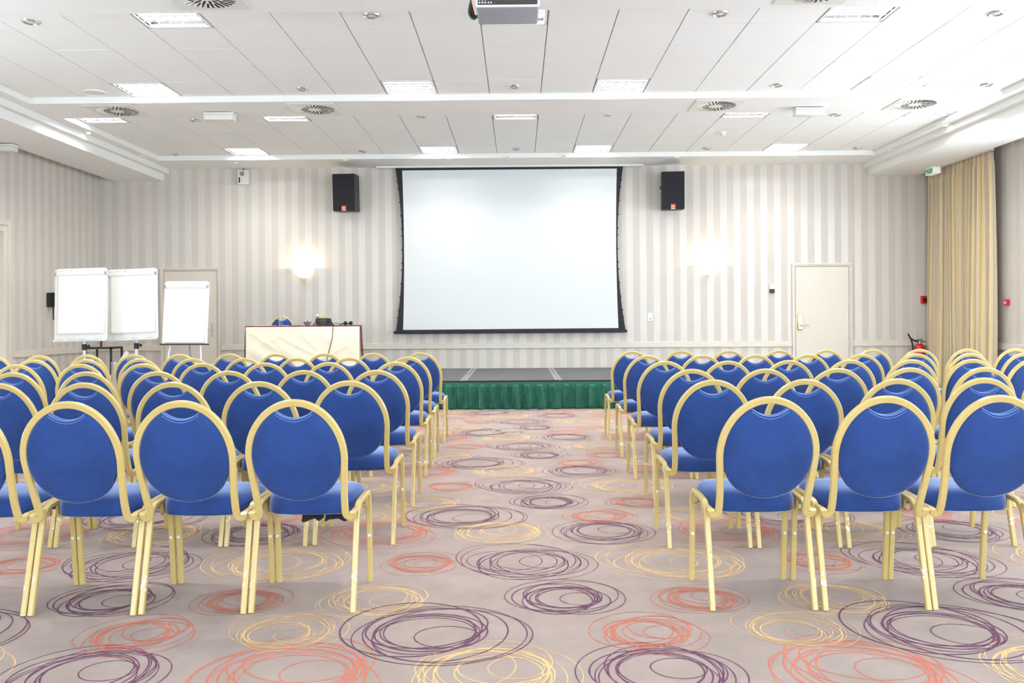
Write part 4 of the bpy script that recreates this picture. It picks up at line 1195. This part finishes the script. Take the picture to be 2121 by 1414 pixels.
# ------------------------------------------------------------------ banquet chairs
# chair space: x across, y forward from the rear feet, z up
YTP, ZBT, ZTP = -.10, .372, .900
def bk(u, z, off=0.0):
    t = (z - ZBT) / (ZTP - ZBT)                                        # the back is raked low down and nearly upright at the top
    y = .050 - .26 * t + .11 * t * t
    nrm = Vector((0, -(ZTP - ZBT), -.26 + .22 * t)).normalized()        # out of the back, toward the row behind
    return Vector((u, y, z)) + nrm * off
PLN = Vector((0, -.528, -.17)).normalized()
def build_chair(loc, label, group):
    t = thing('banquet_chair', label, 'chair', loc, group=group)
    # back frame: flat oval tube, hooked outward to the legs at its lower ends
    half = [(.1975 + .0155 * math.cos(a), .412 + .0165 * math.sin(a)) for a in np.linspace(.25, -PI, 10)] + [(.181, .43), (.182, .46), (.184, .50), (.190, .58), (.1955, .66)]
    zc, rz_, rx = .66, .227, .1955
    arc = [(rx * math.cos(a), zc + rz_ * math.sin(a)) for a in np.linspace(0, PI, 33)[1:-1]]
    path = half + arc + [(-u, z) for u, z in reversed(half)]
    bm = bmesh.new(); sweep(bm, [bk(u, z) for u, z in path], rect_prof(.021, .0275, .0035), PLN)
    for q in (-1, 1): box(bm, (q * .2125 - .0095, .035, .404), (q * .2125 + .0095, .118, .423), .003)
    obj('back_frame', bm, M['gold'], t, 40)
    # backrest pad
    ro, rzo = .1835, .214
    outl = []
    a0 = math.acos(.078 / ro)
    for a in np.linspace(a0, 0, 14): outl.append((ro * math.cos(a), zc + rzo * math.sin(a)))
    for a in np.linspace(0, -PI, 36)[1:]: outl.append((ro * math.copysign(abs(math.cos(a)) ** .94, math.cos(a)), zc - .188 * max(0, -math.sin(a)) ** .94))
    for a in np.linspace(PI, PI - a0, 14)[1:]: outl.append((ro * math.cos(a), zc + rzo * math.sin(a)))
    zt_ = outl[-1][1]
    scoop = []
    for s in np.linspace(-1, 1, 14)[1:-1]: scoop.append((.078 * s, zt_ - .030 * (1 - s * s)))
    outl += scoop
    bm = bmesh.new(); c0 = (0, .65)
    prof = [(1.0, .004), (.985, .010), (.95, .0145), (.85, .0175), (.6, .0195), (.3, .020)]
    for sg in (1, -1):
        rings = []
        for sc, th in prof: rings.append([bm.verts.new(bk(c0[0] + (u - c0[0]) * sc, c0[1] + (z - c0[1]) * sc, sg * th)) for u, z in outl])
        n = len(outl)
        for A, B in zip(rings, rings[1:]):
            for i in range(n): bm.faces.new((A[i], A[(i + 1) % n], B[(i + 1) % n], B[i]))
        cv = bm.verts.new(bk(c0[0], c0[1], sg * .0205))
        for i in range(n): bm.faces.new((rings[-1][i], rings[-1][(i + 1) % n], cv))
        if sg == 1: R1_ = rings[0]
        else:
            for i in range(n): bm.faces.new((R1_[i], R1_[(i + 1) % n], rings[0][(i + 1) % n], rings[0][i]))
    back = obj('backrest', bm, M['blue'], t, 50)
    bm = bmesh.new()
    for sg in (1, -1):
        for dd, rr_ in ((.004, .0022), (.013, .0014)):
            pts = [bk(.074 * s * (1 + dd), zt_ - .030 * (1 - s * s) - dd * (1 + .0 * s) + .002, sg * (.0105 if dd < .01 else .0145)) for s in np.linspace(-1, 1, 17)]
            tube(bm, pts, rr_, 5, (0, 1, 0))
    obj('stitching', bm, M['stitch'], back, 60)
    # legs: square tube, bent over into the seat rail
    X = .2135; pr_ = rect_prof(.0235, .0235, .0035)
    for s in (-1, 1):
        rear = fillet([(s * X, .012, 0), (s * X, .125, .424), (s * X, .27, .431)], .05, 7)
        front = fillet([(s * X, .27, .431), (s * X, .412, .431), (s * X, .455, 0)], .05, 7)
        bm = bmesh.new(); sweep(bm, rear, pr_, (1, 0, 0)); obj('leg', bm, M['gold'], t, 40)
        bm = bmesh.new(); sweep(bm, front, pr_, (1, 0, 0)); f = obj('leg', bm, M['gold'], t, 40)
        bm = bmesh.new(); lathe(bm, [(0, .005), (.005, .0045), (.0075, .002), (.008, 0)], 12, Matrix.Translation((s * X, .4202, .222)) @ Matrix.Rotation(PI / 2, 4, 'X')); obj('plug', bm, M['white'], f)
    # seat cushion
    def seat_out(n=56):
        out = []
        for i in range(n):
            a = 2 * PI * i / n; ca, sa = math.cos(a), math.sin(a); e = 2 / 4.2
            x = math.copysign(abs(ca) ** e, ca); y = math.copysign(abs(sa) ** e, sa)
            v = (y + 1) / 2
            out.append((x * (.176 + .026 * min(1, v * 2.2)), .118 + .375 * v))
        return out
    so = seat_out(); bm = bmesh.new(); rings = []
    for sc, z in ((.95, .384), (.99, .387), (1.0, .40), (1.0, .425), (.985, .444), (.95, .458), (.86, .468), (.65, .475), (.3, .478)):
        rings.append([bm.verts.new((x * sc, .305 + (y - .305) * sc, z)) for x, y in so])
    n = len(so)
    for A, B in zip(rings, rings[1:]):
        for i in range(n): bm.faces.new((A[i], A[(i + 1) % n], B[(i + 1) % n], B[i]))
    cv = bm.verts.new((0, .305, .4785)); cb = rings[0]
    for i in range(n): bm.faces.new((rings[-1][i], rings[-1][(i + 1) % n], cv))
    bm.faces.new(list(reversed(cb)))
    obj('seat', bm, M['blue'], t, 60)
    bm = bmesh.new(); box(bm, (-.15, .2, .379), (.15, .44, .389), .003); obj('seat_pan', bm, M['black'], t)
    for y in (.23, .385):
        bm = bmesh.new(); box(bm, (-X, y - .012, .366), (X, y + .012, .380), .003)
        for s in (-1, 1): box(bm, (s * (X - .006) - .006, y - .012, .372), (s * (X - .006) + .006, y + .012, .418))
        obj('cross_bar', bm, M['gold'], t)
    return t

ROWS = {   # top of each chair back in the photograph, counted outward from the aisle
    'left': [[(608.6, 826.3), (380.3, 829.4), (152, 832.8), (-76, 836)],
             [(722.4, 787), (535.5, 790.4), (356.7, 791.7), (173, 795.4), (-2, 794.5)],
             [(779.6, 766.6), (628.6, 766.3), (473, 767.8), (328.4, 769.3), (178, 767.5), (26, 773.6)],
             [(819, 749.5), (680.5, 749.7), (548.4, 750.9), (418.6, 753.4), (295.4, 753.6), (166, 756.5), (33.6, 757.7)],
             [(843.8, 738.6), (723.6, 740), (614.4, 741), (506, 741.2), (400.3, 740.6), (289.5, 742.2), (178.6, 744.4), (72, 745.3), (-33, 746.5)],
             [(871, 729.8), (772, 731), (672, 731.5), (572, 731.4), (475.4, 730), (372, 733), (281.3, 733.2), (187.4, 734), (87, 736.9), (-10, 737.5)]],
    'right': [[(1595, 821), (1836.8, 820.4), (2069, 818.4)],
              [(1477.7, 786), (1668, 785), (1859, 784.5), (2036, 781.5)],
              [(1433.3, 764), (1581, 764), (1730.7, 762.2), (1881, 760.3), (2039.6, 760.4), (2180, 759)],
              [(1378, 747.5), (1507.8, 747.5), (1634, 745.5), (1757.8, 744.2), (1886, 744.4), (2013.6, 743), (2137, 742.5)],
              [(1341.4, 735.9), (1454.7, 734.6), (1565.5, 734.2), (1674, 733.4), (1785, 733.2), (1898, 733.2), (2010, 731.2), (2123, 732)],
              [(1309.5, 726.7), (1411, 725.9), (1510, 725.3), (1614, 725), (1712, 725), (1807.3, 723.8), (1905, 722.8), (2004, 723.2), (2103, 722.9)]]}
row_name = ['nearest row', 'second row from camera', 'third row from camera', 'third row from stage', 'second row from stage', 'row nearest the stage']
rr = random.Random(17)
proto = None
for side in ('left', 'right'):
    for k, row in enumerate(ROWS[side]):
        P = np.array(row)
        tops = [atZ(px, py, ZTP) for px, py in row]
        ymean = np.mean([p.y for p in tops[:3]])
        xs = []
        for n, (px, py) in enumerate(row):
            Y = ymean + .3 * max(-.05, min(.05, tops[n].y - ymean))
            x = atY(px, py, Y).x
            seat_n = 'aisle seat' if n == 0 else ordn[n] + ' from aisle'
            lab = 'blue banquet chair %s of the aisle, %s, %s' % (side, row_name[k], seat_n)
            grp = 'blue banquet chairs in rows %s of the aisle' % side
            torn = side == 'left' and k == 0 and n == 0
            if torn: lab = 'blue banquet chair with torn black lining, nearest row left of the aisle, aisle seat'
            loc = (x, Y - YTP, 0); rot = (0, 0, rr.uniform(-.004, .004))
            xs.append(x if not xs else (min(x, xs[-1] - .4555) if side == 'left' else max(x, xs[-1] + .4555)))
            loc = (xs[-1], Y - YTP, 0)
            if proto is None:
                proto = build_chair(loc, lab, grp); c = proto
            else:
                c = dup(proto, loc, rot, lab, grp)
            c['torn'] = torn
def strip(o):
    if 'torn' in o: del o['torn']
torn_chair = [o for o in COL.objects if o.get('torn')][0]
# on the stage, facing the hall
for px, py, lab in ((584.6, 651, 'blue banquet chair behind the draped table, left of two'), (670.7, 650.4, 'blue banquet chair behind the draped table, right of two, near the phone')):
    Y = 14.32
    p = atY(px, py, Y)
    dup(proto, (p.x, Y + YTP, ZD), (0, 0, PI + rr.uniform(-.05, .05)), lab, 'blue banquet chairs behind the stage table')
# lining torn loose under one seat (added after the copies, so only this chair has it)
bm = bmesh.new()
for x0, x1, dz, sd in ((-.03, .065, .028, 1), (.07, .185, .026, 2)):
    r = random.Random(sd); G = []
    for i in range(15):
        s = i / 14; x = x0 + (x1 - x0) * s
        e = dz * (.75 + .25 * math.sin(s * 7 + sd) + .12 * r.random()) * min(1, 3 * (1.02 - s) + .3)
        G.append([bm.verts.new((x, .155 + .004 * math.sin(i) * v - .02 * v, .380 - e * v)) for v in (0, .35, .7, 1)])
    for A, B in zip(G, G[1:]):
        for k in range(3): bm.faces.new((A[k], B[k], B[k + 1], A[k + 1]))
o = obj('torn_lining', bm, M['blackcloth'], torn_chair, 60); o.modifiers.new('thickness', 'SOLIDIFY').thickness = .0015
o['label'] = 'torn black lining hanging below the seat'
for o in list(COL.objects): strip(o)
